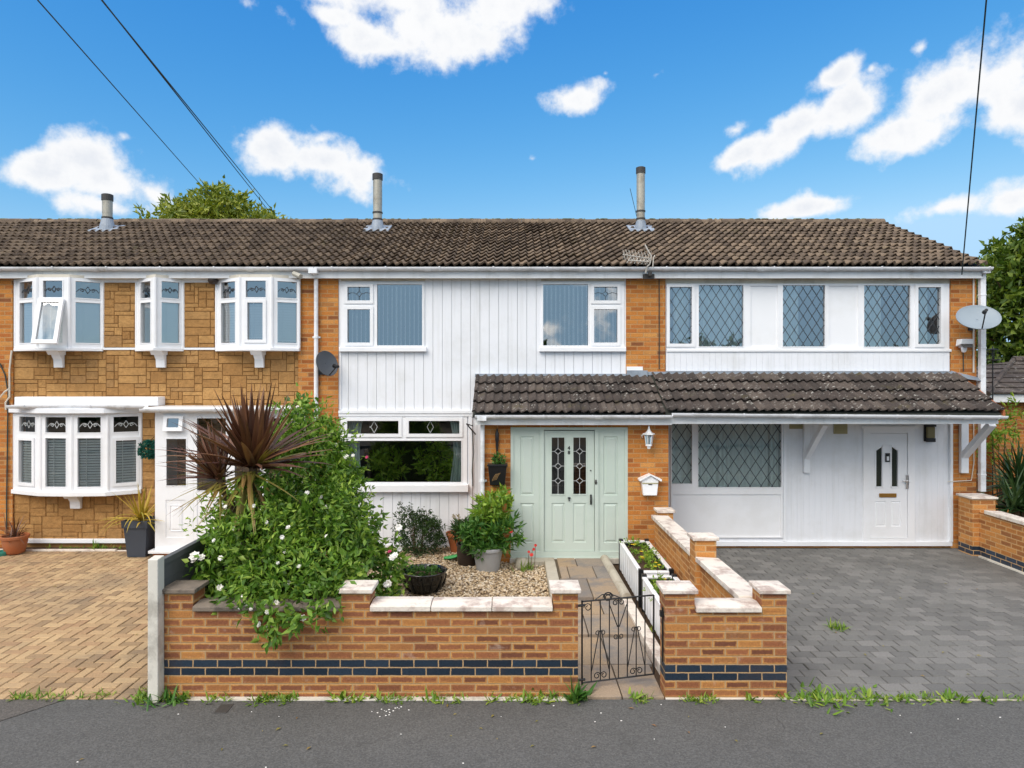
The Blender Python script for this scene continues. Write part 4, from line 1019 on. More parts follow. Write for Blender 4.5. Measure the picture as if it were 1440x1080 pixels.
def paver(mb, x0, x1, y0, y1, gap=.005, ch=.006, zj=.0025, z=0.0):
    gx = random.uniform(-.0015, .0015); gy = random.uniform(-.0015, .0015)
    x0 += gap + gx; x1 -= gap - gx; y0 += gap + gy; y1 -= gap - gy; zz = z + random.uniform(-zj, zj); t1, t2 = random.uniform(-.0015, .0015), random.uniform(-.0015, .0015)
    p = [(x0, y0, z - .03), (x1, y0, z - .03), (x1, y1, z - .03), (x0, y1, z - .03),
         (x0, y0, zz - ch), (x1, y0, zz - ch), (x1, y1, zz - ch), (x0, y1, zz - ch),
         (x0 + ch, y0 + ch, zz - t1), (x1 - ch, y0 + ch, zz + t2), (x1 - ch, y1 - ch, zz + t1), (x0 + ch, y1 - ch, zz - t2)]
    mb.faces(p, [(8, 9, 10, 11)] + [(a, (a + 1) % 4, 4 + (a + 1) % 4, 4 + a) for a in range(4)] + [(4 + a, 4 + (a + 1) % 4, 8 + (a + 1) % 4, 8 + a) for a in range(4)])
m = MB(); s = .112; ox, oy = -9.9, 6.34
for i in range(0, 60):
    for j in range(0, 48):
        k = (i - j) % 4
        if k == 0: x0, x1, y0, y1 = i, i + 2, j, j + 1
        elif k == 2: x0, x1, y0, y1 = i, i + 1, j - 1, j + 1
        else: continue
        x0, x1, y0, y1 = ox + x0 * s, ox + x1 * s, oy + y0 * s, oy + y1 * s
        x1 = min(x1, -3.37); x0 = max(x0, -9.9); y0 = max(y0, 6.34); y1 = min(y1, 11.46)
        if x1 - x0 > .05 and y1 - y0 > .05: paver(m, x0, x1, y0, y1)
x = -9.9
while x < -3.4: paver(m, x, min(x + .112, -3.37), 6.225, 6.34); x += .112
dv = struct(m.build('driveway', 'paver_tan', None))
b = MB(); b.box(-30, -3.34, 6.22, 11.5, -.15, -.010); struct(b.build('driveway_bed', 'joint_sand', dv))
m = MB(); j = 0; y = 6.24
while y < 11.6:
    d = .152; x = 2.56 - (.105 if j % 2 else 0)
    while x < 7.64:
        x0, x1 = max(x, 2.56), min(x + .21, 7.62)
        if x1 - x0 > .04: paver(m, x0, x1, y, min(y + d, 11.66), .0045)
        x += .21
    y += d; j += 1
dv2 = struct(m.build('driveway', 'paver_grey', None))
b = MB(); b.box(2.53, 7.63, 6.22, 11.69, -.15, -.008); struct(b.build('driveway_bed', 'joint_dark', dv2))
b = MB(); b.box(2.53, 7.6, 6.19, 6.218, -.14, .004); struct(b.build('drive_edging', 'edging_stone', None))
b = MB(); b.box(7.87, 40, 6.22, 40, -.15, -.02); struct(b.build('side_garden', 'soil', None))
b = MB(); b.box(-9.9, X(186, 11.5), 11.505, YW - .02, -.15, .012); struct(b.build('soil_strip', 'soil', None))
b = MB(); b.box(-9.9, X(37, 11.5), 11.44, 11.50, -.1, .035); b.box(X(38, 11.5), X(165, 11.5), 11.45, 11.50, -.1, .03); b.box(X(165.5, 11.5), X(185, 11.5), 11.455, 11.50, -.1, .012); struct(b.build('bed_edging', 'coping_white', None, bevel=.006))

# garden bed and gravel
b = MB(); b.box(-3.22, .50, 6.49, YW - .03, -.15, -.012); struct(b.build('gravel_bed', 'gravel_base', None))
n = 11500
px_ = rng.uniform(-2.1, .50, n); py_ = rng.uniform(8.2, 11.62, n)
keep = ~((px_ > -.2) & (py_ > 10.78))
px_, py_ = px_[keep], py_[keep]; n = len(px_)
t = (1 + 5 ** .5) / 2
ico = np.array([(-1, t, 0), (1, t, 0), (-1, -t, 0), (1, -t, 0), (0, -1, t), (0, 1, t), (0, -1, -t), (0, 1, -t), (t, 0, -1), (t, 0, 1), (-t, 0, -1), (-t, 0, 1)], float) / math.sqrt(1 + t * t)
icf = [(0, 11, 5), (0, 5, 1), (0, 1, 7), (0, 7, 10), (0, 10, 11), (1, 5, 9), (5, 11, 4), (11, 10, 2), (10, 7, 6), (7, 1, 8), (3, 9, 4), (3, 4, 2), (3, 2, 6), (3, 6, 8), (3, 8, 9), (4, 9, 5), (2, 4, 11), (6, 2, 10), (8, 6, 7), (9, 8, 1)]
sc_ = rng.uniform(.011, .026, n)[:, None] * np.stack([np.ones(n), rng.uniform(.55, .95, n), rng.uniform(.4, .7, n)], 1)
a_ = rng.uniform(0, 6.28, n); V = ico[None] * sc_[:, None, :] * rng.uniform(.85, 1.15, size=(n, 12, 1))
V = np.stack([V[..., 0] * np.cos(a_)[:, None] - V[..., 1] * np.sin(a_)[:, None], V[..., 0] * np.sin(a_)[:, None] + V[..., 1] * np.cos(a_)[:, None], V[..., 2]], -1)
mound = .03 * np.sin(px_ * 2.3) * np.cos(py_ * 1.9)
V += np.stack([px_, py_, rng.uniform(-.006, .018, n) + np.abs(mound)], 1)[:, None, :]
me = bpy.data.meshes.new('gravel'); me.vertices.add(n * 12); me.vertices.foreach_set('co', V.astype(np.float32).ravel())
idx = (np.arange(n)[:, None, None] * 12 + np.array(icf)[None]).astype(np.int32).ravel()
me.loops.add(len(idx)); me.loops.foreach_set('vertex_index', idx); me.polygons.add(n * 20); me.polygons.foreach_set('loop_start', np.arange(n * 20, dtype=np.int32) * 3)
me.polygons.foreach_set('use_smooth', np.ones(n * 20, bool)); me.materials.append(MATS['pebble']); me.update(calc_edges=True); me.validate()
o = bpy.data.objects.new('gravel', me); COL.objects.link(o); struct(o, 'stuff')

# path of riven slabs in three shallow steps
path = thing('garden_path', 'x', 'path', (1.05, 8.5, 0)); del path['label']; del path['category']; path['kind'] = 'structure'
def slabs(rows, z, zb):
    m = MB()
    for y0, y1, cuts in rows:
        for a, b2 in zip(cuts, cuts[1:]):
            e = .006; h = lambda: random.uniform(-.004, .004)
            m.hexa([(a + e, y0 + e, zb), (b2 - e, y0 + e, zb), (b2 - e, y1 - e, zb), (a + e, y1 - e, zb), (a + e, y0 + e, z + h()), (b2 - e, y0 + e, z + h()), (b2 - e, y1 - e, z + h()), (a + e, y1 - e, z + h())])
    m.build('slab', 'slab', path, bevel=.006)
PX0, PX1 = .635, 1.415
slabs([(10.22, 10.68, [PX0 + .06, .98, PX1 - .02]), (9.62, 10.22, [PX0 + .06, .82, 1.2, PX1]), (8.80, 9.62, [PX0 + .03, 1.05, PX1])], .095, -.02)
slabs([(8.30, 8.82, [PX0, 1.12, PX1 + .02]), (7.66, 8.30, [PX0, .86, PX1 + .03])], .05, -.05)
slabs([(6.95, 7.68, [PX0, 1.0, PX1 + .02]), (6.24, 6.95, [PX0 - .01, 1.01, 1.40])], .01, -.10)
b = MB(); b.box(PX0 - .02, PX1 + .04, 6.23, 10.74, -.15, -.055); b.box(PX0, PX1, 8.84, 10.72, -.05, .075); b.build('path_bed', 'joint_sand', path)
m = MB(); x0 = .50
for y0, y1 in ((8.3, 8.95), (8.95, 9.45), (9.45, 9.95), (9.95, 10.5)): m.hexa([(x0, y0 + .006, -.05), (x0 + .16, y0 + .006, -.05), (x0 + .16, y1 - .006, -.05), (x0, y1 - .006, -.05), (x0, y0 + .006, .10), (x0 + .16, y0 + .006, .11), (x0 + .16, y1 - .006, .105), (x0, y1 - .006, .11)])
m.box(.06, .66, 10.52, 10.73, -.05, .09); m.build('edging', 'edging_stone', path, bevel=.012)
m = MB(); P = []
for y, x in ((8.78, 1.475), (9.7, 1.46), (10.66, 1.445)): P.append((x, y, .085))
m.tube(P, .068, 14); m.build('edging_rail', 'edging_stone', path, smooth=False, bevel=.008)
m = MB()
for y0, y1, xa, xb in ((6.62, 7.25, 1.475, 1.44), (7.25, 8.0, 1.44, 1.425), (8.0, 8.76, 1.425, 1.41)): m.hexa([(xa, y0 + .004, -.06), (xa + .13, y0 + .004, -.06), (xb + .13, y1 - .004, -.06), (xb, y1 - .004, -.06), (xa, y0 + .004, .085), (xa + .13, y0 + .004, .085), (xb + .13, y1 - .004, .085), (xb, y1 - .004, .085)])
m.build('edging', 'coping_white', path, bevel=.01)
b = MB(); b.box(1.40, 2.13, 6.49, 10.7, -.15, -.02); struct(b.build('planting_strip', 'soil', None))

# ================================================================== garden walls
def wall_piece(parent, name, mat, x0, x1, y0, y1, z0, z1, voff=0.0, uoff=0.0):
    m = MB(); m.voff = voff; m.uoff = uoff; m.box(x0, x1, y0, y1, z0, z1); return m.build(name, mat, parent)
def cap(parent, x0, x1, y0, y1, z, mat='coping_white', h=.05, o=.028, peak=.012):
    m = MB(); a, b_, c, d = x0 - o, x1 + o, y0 - o, y1 + o; xm, ym = (a + b_) / 2, (c + d) / 2
    p = [(a, c, z), (b_, c, z), (b_, d, z), (a, d, z), (a, c, z + h - peak), (b_, c, z + h - peak), (b_, d, z + h - peak), (a, d, z + h - peak), (xm, ym, z + h)]
    m.faces(p, [(3, 2, 1, 0), (0, 1, 5, 4), (1, 2, 6, 5), (2, 3, 7, 6), (3, 0, 4, 7), (4, 5, 8), (5, 6, 8), (6, 7, 8), (7, 4, 8)])
    m.build('pier_cap', mat, parent, bevel=.006)
def coping_x(parent, x0, x1, y0, y1, z, n, mat, h=.065, o=.035):
    m = MB(); w = (x1 - x0) / n
    for i in range(n):
        a, b_ = x0 + i * w + .003, x0 + (i + 1) * w - .003; dz = random.uniform(-.004, .004)
        m.prism_x([(y0 - o, z), (y1 + o, z), (y1 + o, z + h - .02 + dz), ((y0 + y1) / 2, z + h + dz), (y0 - o, z + h - .02 + dz)], a, b_)
    m.build('coping', mat, parent, bevel=.006)
def coping_y(parent, xs, ys, wd, z, n, mat, h=.06):
    m = MB()
    for i in range(n):
        t0, t1 = i / n, (i + 1) / n; ya, yb = ys[0] + (ys[1] - ys[0]) * t0 + .003, ys[0] + (ys[1] - ys[0]) * t1 - .003
        xa, xb = xs[0] + (xs[1] - xs[0]) * t0, xs[0] + (xs[1] - xs[0]) * t1; dz = random.uniform(-.003, .003)
        m.hexa([(xa, ya, z), (xa + wd, ya, z), (xb + wd, yb, z), (xb, yb, z), (xa, ya, z + h + dz), (xa + wd, ya, z + h - .015 + dz), (xb + wd, yb, z + h - .015 + dz), (xb, yb, z + h + dz)])
    m.build('coping', mat, parent, bevel=.008)
YA, YA2 = 6.26, 6.475
WX0 = -3.188
GW = thing('garden_wall', 'low red brick front wall with a blue brick band, white rose hanging over it', 'wall', (-1.3, 6.36, 0), 'front garden walls')
VO = .028
wall_piece(GW, 'brickwork', 'garden_brick', WX0, .605, YA, YA2, -.12, .795, VO)
for a, b_, mt in ((WX0, -2.925, 'coping_dark'), (-1.565, -1.305, 'coping_white'), (.38, .605, 'coping_white')):
    wall_piece(GW, 'pier', 'garden_brick', a, b_, YA + .001, YA2 + .03, .796, .955, VO); cap(GW, a, b_, YA, YA2 + .03, .956, mt)
coping_x(GW, -2.92, -1.57, YA, YA2, .796, 3, 'coping_dark'); coping_x(GW, -1.30, .375, YA, YA2, .796, 3, 'coping_white')
m = MB(); m.box(WX0, .61, YA - .07, YA - .002, -.12, .006); m.build('footing', 'concrete', GW)
GR = thing('garden_wall', 'brick wall with white copings dividing the path and planters from the grey drive', 'wall', (2.2, 7.5, 0), 'front garden walls')
VR = .075
wall_piece(GR, 'brickwork', 'garden_brick', 1.405, 2.52, YA, YA2, -.12, .785, VR, .07)
for a, b_ in ((1.405, 1.675), (2.29, 2.52)):
    wall_piece(GR, 'pier', 'garden_brick', a, b_, YA + .001, YA2 + .03, .786, .95, VR, .07); cap(GR, a, b_, YA, YA2 + .03, .951)
coping_x(GR, 1.68, 2.285, YA, YA2, .786, 1, 'coping_white')
wall_piece(GR, 'brickwork', 'side_brick', 2.19, 2.40, YA2 + .002, 7.93, -.12, .79, .3); wall_piece(GR, 'brickwork', 'side_brick', 2.16, 2.37, 8.16, 10.32, -.12, .79, .3)
coping_y(GR, (2.16, 2.125), (YA2 + .035, 7.92), .27, .791, 3, 'coping_white'); coping_y(GR, (2.12, 2.10), (8.17, 10.31), .26, .791, 4, 'coping_white')
wall_piece(GR, 'pier', 'side_brick', 2.125, 2.375, 7.935, 8.155, -.12, 1.03, .3); cap(GR, 2.125, 2.375, 7.935, 8.155, 1.031)
wall_piece(GR, 'pier', 'side_brick', 2.22, 2.44, 10.33, 10.55, -.12, .87, .3); cap(GR, 2.22, 2.44, 10.33, 10.55, .871)
m = MB(); m.box(1.405, 2.53, YA - .06, YA - .002, -.12, -.002); m.build('footing', 'concrete', GR)
BW = thing('garden_wall', 'brick boundary wall along the grey drive, ending in a capped pier under the downpipe', 'wall', (7.75, 9, 0), 'front garden walls')
wall_piece(BW, 'brickwork', 'side_brick', 7.63, 7.845, 6.3, 11.15, -.12, .72, .06)
coping_y(BW, (7.60, 7.60), (6.3, 11.0), .275, .721, 9, 'coping_white')
wall_piece(BW, 'pier', 'side_brick', 7.52, 7.90, 11.152, 11.5, -.12, .93, .06); cap(BW, 7.52, 7.90, 11.152, 11.5, .931, h=.045)
b = MB(); b.box(7.58, 7.628, 6.3, 11.1, -.1, .02); b.build('footing', 'concrete', BW)

# concrete post and gravel-board fence on the left boundary
FE = thing('fence', 'grey boarded fence between pale concrete posts beside the flowering shrub', 'fence', (-3.26, 7.2, 0))
for y0 in (6.155, 8.02, 9.94):
    m = MB(); m.hexa([(-3.288, y0, -.1), (-3.192, y0, -.1), (-3.192, y0 + .12, -.1), (-3.288, y0 + .12, -.1), (-3.286, y0, 1.29), (-3.194, y0, 1.29), (-3.194, y0 + .12, 1.30), (-3.286, y0 + .12, 1.30)]); m.build('post', 'concrete', FE, bevel=.008)
for y0, y1, zz in ((6.277, 8.018, 1.22), (8.142, 9.938, 1.16)):
    m = MB(); m.box(-3.28, -3.24, y0, y1, .0, .3)
    k = 0; zc = .302
    while zc < zz - .05: m.box(-3.272 - .004 * (k % 2), -3.248, y0, y1, zc, zc + .145); zc += .147; k += 1
    m.box(-3.29, -3.235, y0, y1, zz - .04 if zc < zz - .04 else zc + .001, zz + .02); m.build('panel', 'gravel_board', FE)

# ================================================================== wrought gate (stands a little open)
GA = thing('garden_gate', 'black wrought iron gate with scrolls standing ajar between the brick piers', 'gate', (.64, 6.36, .0))
GA['_w'] = [.64, 6.36, 0]
th = R(15); gx, gy = math.cos(th), math.sin(th); G0 = Vector((.655, 6.385, 0)); GWd = .735
def gp(u, z, o=0.0): return G0 + Vector((gx * u, gy * u, z)) + Vector((-gy, gx, 0)) * o
m = MB(); zb_, zt_ = .075, .835
m.tube([gp(-.005, zt_), gp(GWd, zt_)], .0075, 6); m.tube([gp(-.005, zb_), gp(GWd, zb_)], .0075, 6)
NB = 9
for i in range(NB):
    u = GWd * i / (NB - 1); r = .009 if i in (0, NB - 1) else .0058
    z0, z1 = zb_ - (.02 if i == 0 else 0), zt_ + (0.01 if i == 0 else 0)
    if i == 2 or i == 6: z1 = zt_
    m.tube([gp(u, z0), gp(u, z1)], r, 6)
m.build('frame', 'black_iron', GA)
m = MB()
def curl(u, z, r, sg, turns=1.25, up=1, n=16):
    return [gp(u + sg * (r - r * .62 * k / n) * math.sin(turns * 2 * math.pi * k / n) if False else u + sg * (r * (1 - .0) - (r * (1 - .6 * k / n)) * math.cos(turns * 2 * math.pi * k / n)), z + up * (r * (1 - .6 * k / n)) * math.sin(turns * 2 * math.pi * k / n)) for k in range(n + 1)]
du = GWd / (NB - 1)
for i in (2, 6):
    u = du * i
    for sg in (1, -1):
        m.tube([gp(u + sg * du * .95, zb_ + .10), gp(u + sg * .012, zb_ + .47)], .005, 5)
        m.tube(curl(u, zb_ + .45, .026, sg), .0042, 5); m.tube(curl(u, zb_ + .05, .034, sg, up=1), .005, 5)
for i in (4,):
    u = du * i
    for sg in (1, -1):
        m.tube([gp(u + sg * du * .95, zt_ - .06), gp(u + sg * .008, zt_ - .27)], .005, 5)
        m.tube(curl(u, zt_ - .04, .030, sg, up=1), .005, 5); m.tube(curl(u, zt_ - .36, .026, sg, up=-1), .005, 5)
for u, s_ in ((du * 2.3, 1), (du * 3.4, -1)): m.tube(curl(u, zt_ + .02, .05, s_, up=1), .005, 5)
m.tube([gp(du * 1.3, zt_ + .0), gp(du * 2.2, zt_ + .05), gp(du * 3.2, zt_ + .045), gp(du * 4.2, zt_ + .005)], .005, 5)
m.tube(curl(du * .2, zt_ - .06, .04, 1), .0045, 5)
m.build('scrollwork', 'black_iron', GA)
for z_ in (zt_ - .035, zb_ + .03):
    m = MB(); m.tube([gp(-.04, z_), gp(.03, z_)], .012, 6); m.build('hinge', 'black_iron', GA)
m = MB(); m.box(1.39, 1.403, 6.32, 6.34, .3, .80); m.box(1.37, 1.404, 6.305, 6.345, .72, .77); lt = m.build('gate_stop', 'black_iron', None, base=(1.39, 6.33, .0)); tag(lt, 'black latch plate fixed to the pier opposite the gate hinge', 'gate latch')

# ================================================================== planters along the path
def trough(x0, x1, y0, y1, z1, label):
    T = thing('planter', label, 'planter', ((x0 + x1) / 2, (y0 + y1) / 2, 0), 'white ribbed planters')
    m = MB(); t = .028
    def ribbed(axis, c, a, b_, out):
        k = a; i = 0
        while k < b_ - .001:
            e = min(k + .085, b_); d = out * (.004 if i % 2 else 0)
            if axis == 'x': m.box(c + d, c + t + d, k + .001, e - .001, .03, z1)
            else: m.box(k + .001, e - .001, c + d, c + t + d, .03, z1)
            k = e; i += 1
    ribbed('x', x0, y0 + .05, y1 - .05, -1); ribbed('x', x1 - t, y0 + .05, y1 - .05, 1); ribbed('y', y0, x0 + .05, x1 - .05, -1); ribbed('y', y1 - t, x0 + .05, x1 - .05, 1)
    m.build('side_panel', 'upvc', T)
    m = MB(); q = .02
    m.box(x0 - .014, x0 + t + .018, y0 + .051, y1 - .051, z1 + .001, z1 + .03); m.box(x1 - t - .018, x1 + .014, y0 + .051, y1 - .051, z1 + .001, z1 + .03); m.box(x0 + .051, x1 - .051, y0 - .014, y0 + t + .018, z1 + .001, z1 + .03); m.box(x0 + .051, x1 - .051, y1 - t - .018, y1 + .014, z1 + .001, z1 + .03)
    m.build('rim', 'upvc', T, bevel=.008)
    for cx, cy in ((x0, y0), (x1, y0), (x0, y1), (x1, y1)):
        m = MB(); m.box(cx - .03 + (.02 if cx == x0 else -.02), cx + .03 + (.02 if cx == x0 else -.02), cy - .03 + (.02 if cy == y0 else -.02), cy + .03 + (.02 if cy == y0 else -.02), -.01, z1 + .055); m.build('corner_post', 'black_plastic', T, bevel=.006)
    m = MB(); m.box(x0 + t + .025, x1 - t - .025, y0 + t + .025, y1 - t - .025, .1, z1 - .05); m.build('soil', 'soil', T)
    l = MB(); i = t + .012
    l.box(x0 + i, x0 + i + .012, y0 + .06, y1 - .06, .1, z1 - .005); l.box(x1 - i - .012, x1 - i, y0 + .06, y1 - .06, .1, z1 - .005); l.box(x0 + i + .013, x1 - i - .013, y0 + i, y0 + i + .012, .1, z1 - .005); l.box(x0 + i + .013, x1 - i - .013, y1 - i - .012, y1 - i, .1, z1 - .005); l.build('liner', 'black_plastic', T)
    es = [((x0 + x1) / 2 + random.uniform(-.06, .06), yy, z1 - .05, .15, .18, random.uniform(.06, .13)) for yy in np.linspace(y0 + .28, y1 - .25, 4)]
    V = crown(es, 130, 14, (.025, .05), (.012, .022), .07, .2, .6); leaf_obj('foliage', 'leaf_bright', V, T)
    m = MB()
    for _ in range(9):
        p = Vector((random.uniform(x0 + .12, x1 - .12), random.uniform(y0 + .15, y1 - .15), z1 + random.uniform(.02, .08)))
        for k in range(6):
            a = k * 1.047; m.face([p, p + Vector((.02 * math.cos(a - .4), .02 * math.sin(a - .4), .008)), p + Vector((.03 * math.cos(a), .03 * math.sin(a), .006)), p + Vector((.02 * math.cos(a + .4), .02 * math.sin(a + .4), .008))])
    m.build('blossom', 'flower_yellow', T)
trough(1.63, 2.06, 8.72, 10.36, .42, 'white ribbed planter with black corner posts, the one next to the green front door')
trough(1.64, 2.06, 7.02, 8.60, .40, 'white ribbed planter with black corner posts, half hidden behind the gate pier')

# ================================================================== pots and plants
def pot(T, prof, cx, cy, z, mat, name='pot', n=28, soil_r=None, soil_z=None, sx=1, sy=1):
    m = MB(); m.lathe(prof, cx, cy, z, n, sx, sy); o = m.build(name, mat, T, smooth=True)
    e = o.modifiers.new('edge', 'EDGE_SPLIT'); e.split_angle = R(35)
    if soil_r:
        s_ = MB(); s_.lathe([(soil_r, 0), (soil_r * .5, .012), (.001, .016)], cx, cy, z + soil_z, n, sx, sy); s_.build('soil', 'soil', T)
    return o
def flower_bits(name, mat, pts, r, T, pet=6):
    m = MB()
    for p in pts:
        p = Vector(p); nrm = Vector((random.gauss(0, .4), -1 + random.gauss(0, .3), .6 + random.gauss(0, .4))).normalized()
        a = nrm.orthogonal().normalized(); b_ = nrm.cross(a); rr = r * random.uniform(.7, 1.2)
        for lay, (q, li) in enumerate(((1, .25), (.65, .6))):
            for k in range(pet):
                t = k * 2 * math.pi / pet + lay * .5; d = a * math.cos(t) + b_ * math.sin(t); s_ = nrm.cross(d)
                m.face([p, p + (d * .6 + s_ * .42) * rr * q + nrm * rr * li * .6, p + d * rr * q + nrm * rr * li, p + (d * .6 - s_ * .42) * rr * q + nrm * rr * li * .6])
    return m.build(name, mat, T)
# glazed bowl on the gravel
cx, cy = X(596.5, 9.3), 9.3
T = thing('flower_bowl', 'wide black glazed bowl standing on the gravel behind the front wall', 'bowl', (cx, cy, 0))
k = .32
pot(T, [(.001, .02), (.17, .02), (.19, .03), (.26, .12), (.295, .22), (.30, .27), (.315, .30), (.30, .305), (.285, .29), (.27, .24)], cx, cy, 0, 'pot_black', 'bowl', 32, .275, .21)
b = MB()
for i in range(12):
    a = i * 2 * math.pi / 12; b.tube([(cx + .2 * math.cos(a), cy + .2 * math.sin(a), .04), (cx + .265 * math.cos(a), cy + .265 * math.sin(a), .12), (cx + .303 * math.cos(a), cy + .303 * math.sin(a), .25)], [.018, .026, .01], 6)
b.build('fluting', 'pot_black', T, smooth=True)
leaf_obj('foliage', 'leaf_pot', crown([(cx - .08, cy, .25, .13, .12, .07), (cx + .1, cy + .08, .24, .1, .1, .05)], 50, 12, (.03, .06), (.015, .025), .06), T)
# pale grey pot with tall leafy plant
cx, cy = X(686, 10.3), 10.3
T = thing('potted_plant', 'pale grey plastic pot with tall bright green leaves beside the front door', 'potted plant', (cx, cy, 0))
pot(T, [(.001, .0), (.165, .0), (.17, .02), (.205, .22), (.225, .32), (.245, .325), (.25, .36), (.243, .375), (.225, .375), (.215, .33)], cx, cy, 0, 'pot_grey', 'pot', 32, .215, .31)
b = MB(); b.lathe([(.199, .255), (.216, .255), (.219, .27), (.202, .27)], cx, cy, 0, 32); b.build('band', 'pot_grey', T)
leaf_obj('foliage', 'leaf_pot', crown([(cx, cy, .50, .26, .2, .16), (cx + .28, cy - .02, .55, .16, .12, .2), (cx - .18, cy, .55, .16, .15, .14)], 105, 13, (.09, .17), (.025, .045), .12, up=.4), T)
leaf_obj('tall_foliage', 'leaf_bright', crown([(cx + .1, cy + .12, .88, .22, .15, .27), (cx + .05, cy + .1, .68, .2, .15, .2)], 70, 13, (.10, .18), (.03, .05), .12, up=.5), T)
b = MB()
for dx, h_ in ((.02, .95), (.1, 1.1), (.25, .7), (-.12, .6)): b.tube([(cx, cy, .3), (cx + dx * .6, cy + .05, h_ * .6), (cx + dx, cy + .08, h_)], [.012, .009, .004], 5)
b.build('stem', 'bark', T)
flower_bits('blossom', 'flower_red', [(cx - .12, cy - .12, .66), (cx + .35, cy - .1, .62)], .03, T)
# dark pot behind it
cx, cy = X(657, 10.55), 10.6
T = thing('potted_plant', 'dark brown round pot tucked behind the pale grey pot', 'potted plant', (cx, cy, 0))
pot(T, [(.001, 0), (.13, 0), (.155, .06), (.165, .2), (.16, .3), (.175, .32), (.172, .345), (.155, .345), (.15, .3)], cx, cy, 0, 'pot_brown', 'pot', 24, .15, .29)
leaf_obj('foliage', 'leaf_dark', crown([(cx - .02, cy, .48, .17, .14, .14)], 45, 13, (.08, .15), (.025, .04), .1, up=.5), T)
# terracotta pot
cx, cy = X(643, 11.35), 11.35
T = thing('potted_plant', 'terracotta pot with a thin brown flower stem against the white cladding', 'potted plant', (cx, cy, 0))
pot(T, [(.001, 0), (.105, 0), (.125, .1), (.165, .25), (.175, .255), (.19, .31), (.185, .325), (.168, .325), (.16, .28)], cx, cy, .02, 'terracotta', 'pot', 28, .16, .28)
b = MB(); b.tube([(cx, cy, .3), (cx + .01, cy, .45), (cx - .01, cy, .58)], [.006, .005, .004], 5); b.build('stem', 'bark', T)
leaf_obj('flower_head', 'cordyline_old', crown([(cx - .01, cy, .56, .05, .04, .1)], 22, 6, (.02, .045), (.012, .02), .04), T)
# green saucer / frog ornament
cx, cy = X(636, 10.85), 10.85
T = thing('garden_ornament', 'small green leaf shaped dish lying on the gravel by the terracotta pot', 'ornament', (cx, cy, 0))
m = MB(); n_ = 16; P = []
for i in range(9):
    t = i / 8; w_ = .085 * math.sin(math.pi * min(1, t * .95 + .03)) ** .7; P.append([(cx - .13 + .26 * t, cy + w_ * q, .03 + .035 * abs(q) + .05 * t * t) for q in (-1, -.5, 0, .5, 1)])
m.grid(P); o = m.build('dish', 'green_plastic', T, smooth=True); so = o.modifiers.new('thickness', 'SOLIDIFY'); so.thickness = .012
# dark bush by the cladding
cx, cy = X(588, 11.3), 11.25
T = thing('shrub', 'small dark green bush against the white cladding below the wide window', 'shrub', (cx, cy, 0))
leaf_obj('foliage', 'leaf_dark', crown([(cx, cy, .28, .34, .25, .3), (cx - .1, cy, .5, .2, .16, .2), (cx + .2, cy - .05, .35, .2, .15, .2)], 230, 14, (.04, .08), (.014, .024), .14, up=.5), T)
b = MB()
for i in range(9):
    a = random.uniform(-.3, .3); h_ = random.uniform(.55, .8); b.tube([(cx + a * .3, cy, .0), (cx + a * .7, cy, h_ * .6), (cx + a, cy - .02, h_)], [.008, .006, .003], 5)
b.build('stem', 'bark', T)
leaf_obj('shoot', 'leaf_dark', np.concatenate([crown([(cx + x_, cy - .02, z_, .05, .04, .1)], 9, 6, (.03, .055), (.012, .02), .05) for x_, z_ in ((-.28, .74), (-.12, .72), (.1, .66), (.18, .68), (.3, .45))]), T)
# red flowers near the path
cx, cy = X(742, 10.2), 10.25
T = thing('flower', 'low red tipped plant growing at the gravel corner beside the doorstep', 'plant', (cx, cy, 0))
m = MB(); blades(m, (cx, cy, .0), 46, (.10, .24), (.008, .016), (40, 88), .5, jitter=.07); m.build('leaves', 'grass_blade', T)
b = MB()
for dx in (0, .05, .10): b.tube([(cx + dx, cy, 0), (cx + dx + .02, cy, .28 + dx)], .004, 5)
b.build('stem', 'bark', T); flower_bits('blossom', 'flower_red', [(cx + .02, cy, .3), (cx + .06, cy - .02, .26), (cx + .09, cy, .34), (cx + .12, cy, .4)], .028, T)
m = MB(); m.lathe([(.001, .0), (.09, .0), (.1, .05), (.085, .13), (.04, .17), (.001, .18)], X(734, 10.35), 10.4, 0, 12, 1.1, .8); o = m.build('stone', 'edging_stone', None, smooth=True, base=(X(734, 10.35), 10.4, 0)); tag(o, 'rounded grey stone in the gravel corner below the door frame', 'stone')

for px_i, yy_, zz_, rr_, lab in ((545, 12.15, 1.35, .26, 'smaller leafy plant added mid window in place of reflected greenery, behind the flowering shrub'), (612, 12.1, 1.42, .32, 'larger leafy plant added inside the wide window in place of reflected greenery, nearer the porch')):
    cx, cy = X(px_i, yy_), yy_
    T = thing('reflection_plant', lab, 'reflection_plant', (cx, cy, .08))  # plants added behind the glass to stand in for greenery reflected in it
    pot(T, [(.001, 0), (.11, 0), (.15, .24), (.16, .25), (.155, .27), (.13, .26)], cx, cy, zz_ - .62, 'terracotta', 'pot', 20)
    m = MB(); m.box(cx - .2, cx + .2, cy - .2, cy + .2, .081, zz_ - .622); m.build('stand', 'old_wood', T)
    leaf_obj('foliage', 'leaf_bright', crown([(cx, cy, zz_, rr_, rr_ * .7, rr_)], 60, 10, (.08, .16), (.03, .05), .12, .2, .4), T)
